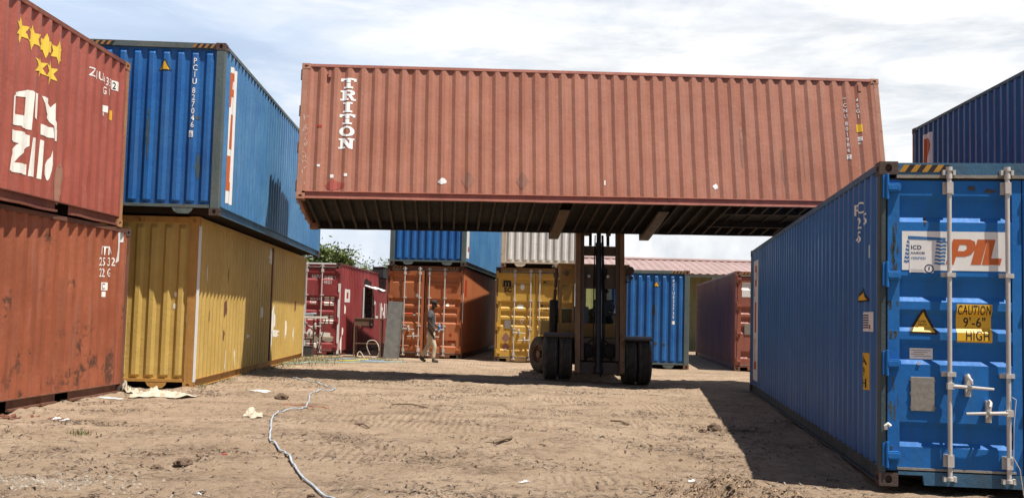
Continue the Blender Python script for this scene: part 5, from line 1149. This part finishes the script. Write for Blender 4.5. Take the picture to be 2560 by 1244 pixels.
LEAF = [plain('leaf_a', (.15, .19, .05), .7, var=.3), plain('leaf_b', (.105, .15, .04), .7, var=.3), plain('leaf_c', (.20, .23, .08), .7, var=.3)]
BARK = plain('bark_grey', (.13, .105, .085), .9)
def tree(label, x, y, h, spread, seed, nl=5200, leaf=.11, bare=0, low=.45):
    rnd = random.Random(seed); t = thing('acacia_tree', label, 'tree', (x, y, 0), group='trees behind the containers'); mb = MB(); tips = []
    def grow(p, d, l, r, lev):
        pts = [p]; q = Vector(p); dd = Vector(d)
        for i in range(3):
            dd = (dd + Vector((rnd.gauss(0, .16), rnd.gauss(0, .16), rnd.gauss(.03, .1)))).normalized(); q = q + dd * l / 3; pts.append(q.copy())
        mb.tube(pts, r, 6 if lev < 2 else 4, rs=[r, r * .86, r * .74, r * .6])
        if lev >= 2: tips.extend((pt, lev) for pt in pts[1:])
        if lev < 4:
            for k in range(rnd.choice((3, 4)) if lev < 3 else 2):
                a = rnd.uniform(0, 6.28); sp = rnd.uniform(.45, .95) * spread
                nd_ = (dd + Vector((math.cos(a) * sp, math.sin(a) * sp, rnd.uniform(-.1, .35)))).normalized()
                grow(pts[rnd.choice((2, 3, 3))], nd_, l * rnd.uniform(.58, .8), r * .58, lev + 1)
    grow(Vector((0, 0, -.05)), Vector((.05, 0, 1)), h * low, h * .028, 0)
    mb.build('trunk', BARK, t, smooth=60)
    cm = MB()
    for i in range(nl):
        p, lev = rnd.choice(tips)
        if bare and noise.noise(p * .5 + Vector((seed, 0, 0))) < bare - .5: continue
        q = p + Vector((rnd.gauss(0, .22), rnd.gauss(0, .22), rnd.gauss(.05, .16))); s_ = leaf * rnd.uniform(.5, 1.3)
        a = Vector((rnd.gauss(0, 1), rnd.gauss(0, 1), rnd.gauss(0, .5))).normalized() * s_; b_ = a.cross(Vector((rnd.gauss(0, 1), rnd.gauss(0, 1), rnd.gauss(0, 1)))).normalized() * s_ * .42
        cm.cur = rnd.choice((0, 0, 1, 1, 2)); cm.add([q - a, q + b_, q + a, q - b_], [(0, 1, 2, 3)])
    cm.build('crown', LEAF, t, recalc=False)
tree('leafy green acacia tree rising behind the crimson container', -9.5, 49, 4.05, 1.05, 5, 17000, .10)
tree('half bare acacia tree with thin twigs, right of the leafy one', -7.9, 50.5, 3.75, .8, 9, 700, .09, low=.4)
tree('low bushy tree tip showing beside the orange stack', -6.3, 50, 3.7, .9, 14, 1500, .10)
tree('dark green tree far left behind the yellow container', -13.5, 52, 5.0, 1.0, 21, 5000, .11)

# ------------------------------------------------------------------ sky, sun, camera
SUN = Vector((.32, -.23, 1)).normalized()
w = bpy.data.worlds.new('World'); SC.world = w; w.use_nodes = True; nt = w.node_tree; nt.nodes.clear()
sky = nt.nodes.new('ShaderNodeTexSky'); sky.sky_type = 'NISHITA'; sky.sun_disc = False
sky.sun_elevation = math.asin(SUN.z); sky.sun_rotation = math.atan2(SUN.x, SUN.y); sky.altitude = 500; sky.dust_density = 1.5; sky.air_density = 1.0; sky.ozone_density = 1.0
tc = nt.nodes.new('ShaderNodeTexCoord').outputs['Generated']
sep = nd(nt, 'ShaderNodeSeparateXYZ', {0: tc}); zc = mul(nt, sep.outputs[2], .16, 'MAXIMUM')
px_ = mul(nt, sep.outputs[0], zc, 'DIVIDE'); py_ = mul(nt, sep.outputs[1], zc, 'DIVIDE')
cv = nd(nt, 'ShaderNodeCombineXYZ', {0: px_, 1: py_, 2: mul(nt, sep.outputs[2], 5.0)}).outputs[0]
n1 = noi(nt, nd(nt, 'ShaderNodeMapping', {'Vector': cv, 'Location': (1.9, 0.4, 0)}).outputs[0], .55, 8, .56, .3)
n2 = noi(nt, nd(nt, 'ShaderNodeMapping', {'Vector': cv, 'Location': (4.2, 7.3, 1), 'Scale': (1, .8, 1)}).outputs[0], 1.7, 9, .6, .4)
bank = rng(nt, sep.outputs[0], -.32, .15, -.22, .26)          # the cloud bank thickens towards the right of the yard
cov = mul(nt, mul(nt, n1, mul(nt, n2, .5), 'ADD'), bank, 'ADD')
veil = mul(nt, rng(nt, sep.outputs[2], .30, .62, 1, 0), rng(nt, sep.outputs[1], -.25, .5, 0, 1))    # clouds stand over the far side of the yard, clear overhead
thin = mix(nt, mul(nt, rng(nt, n1, .30, .60, .55, .95), veil), sky.outputs[0], (7.6, 9.0, 11.2))       # thin high haze
msk = mul(nt, rng(nt, cov, .52, .95), veil)
n3 = noi(nt, nd(nt, 'ShaderNodeMapping', {'Vector': cv, 'Location': (2.7, 3.1, 1), 'Scale': (1, 1.5, 1)}).outputs[0], 1.1, 7, .58, .2)
ccol = mix(nt, rng(nt, mul(nt, n2, n3, 'ADD'), .84, 1.12), (7.7, 8.15, 8.7), (11.2, 11.2, 11.2))
fin_ = mix(nt, msk, thin, ccol)
bg = nd(nt, 'ShaderNodeBackground', {'Color': fin_, 'Strength': .065})
wo = nt.nodes.new('ShaderNodeOutputWorld'); nt.links.new(bg.outputs[0], wo.inputs[0])
sl = bpy.data.lights.new('sun', 'SUN'); sl.energy = 5.0; sl.angle = R(.53); sl.color = (1, .955, .88)
so = bpy.data.objects.new('sun', sl); COL.objects.link(so); so.rotation_euler = SUN.to_track_quat('Z', 'Y').to_euler(); so.location = (5, 0, 20)
cd = bpy.data.cameras.new('camera'); cd.sensor_width = 36; cd.lens = 2535.4 * 36 / 2560; cd.clip_start = .1; cd.clip_end = 3000
co = bpy.data.objects.new('camera', cd); COL.objects.link(co)
co.matrix_world = Matrix.Translation((0, 0, 1.385)) @ Matrix.Rotation(R(90 + 3.784), 4, 'X') @ Matrix.Rotation(R(1.444), 4, 'Z')
SC.camera = co
SC.view_settings.view_transform = 'Standard'; SC.view_settings.look = 'None'; SC.view_settings.gamma = 1; SC.view_settings.exposure = .6
SC.render.engine = 'CYCLES'; SC.cycles.max_bounces = 6; SC.cycles.transparent_max_bounces = 12; SC.cycles.sample_clamp_indirect = 6
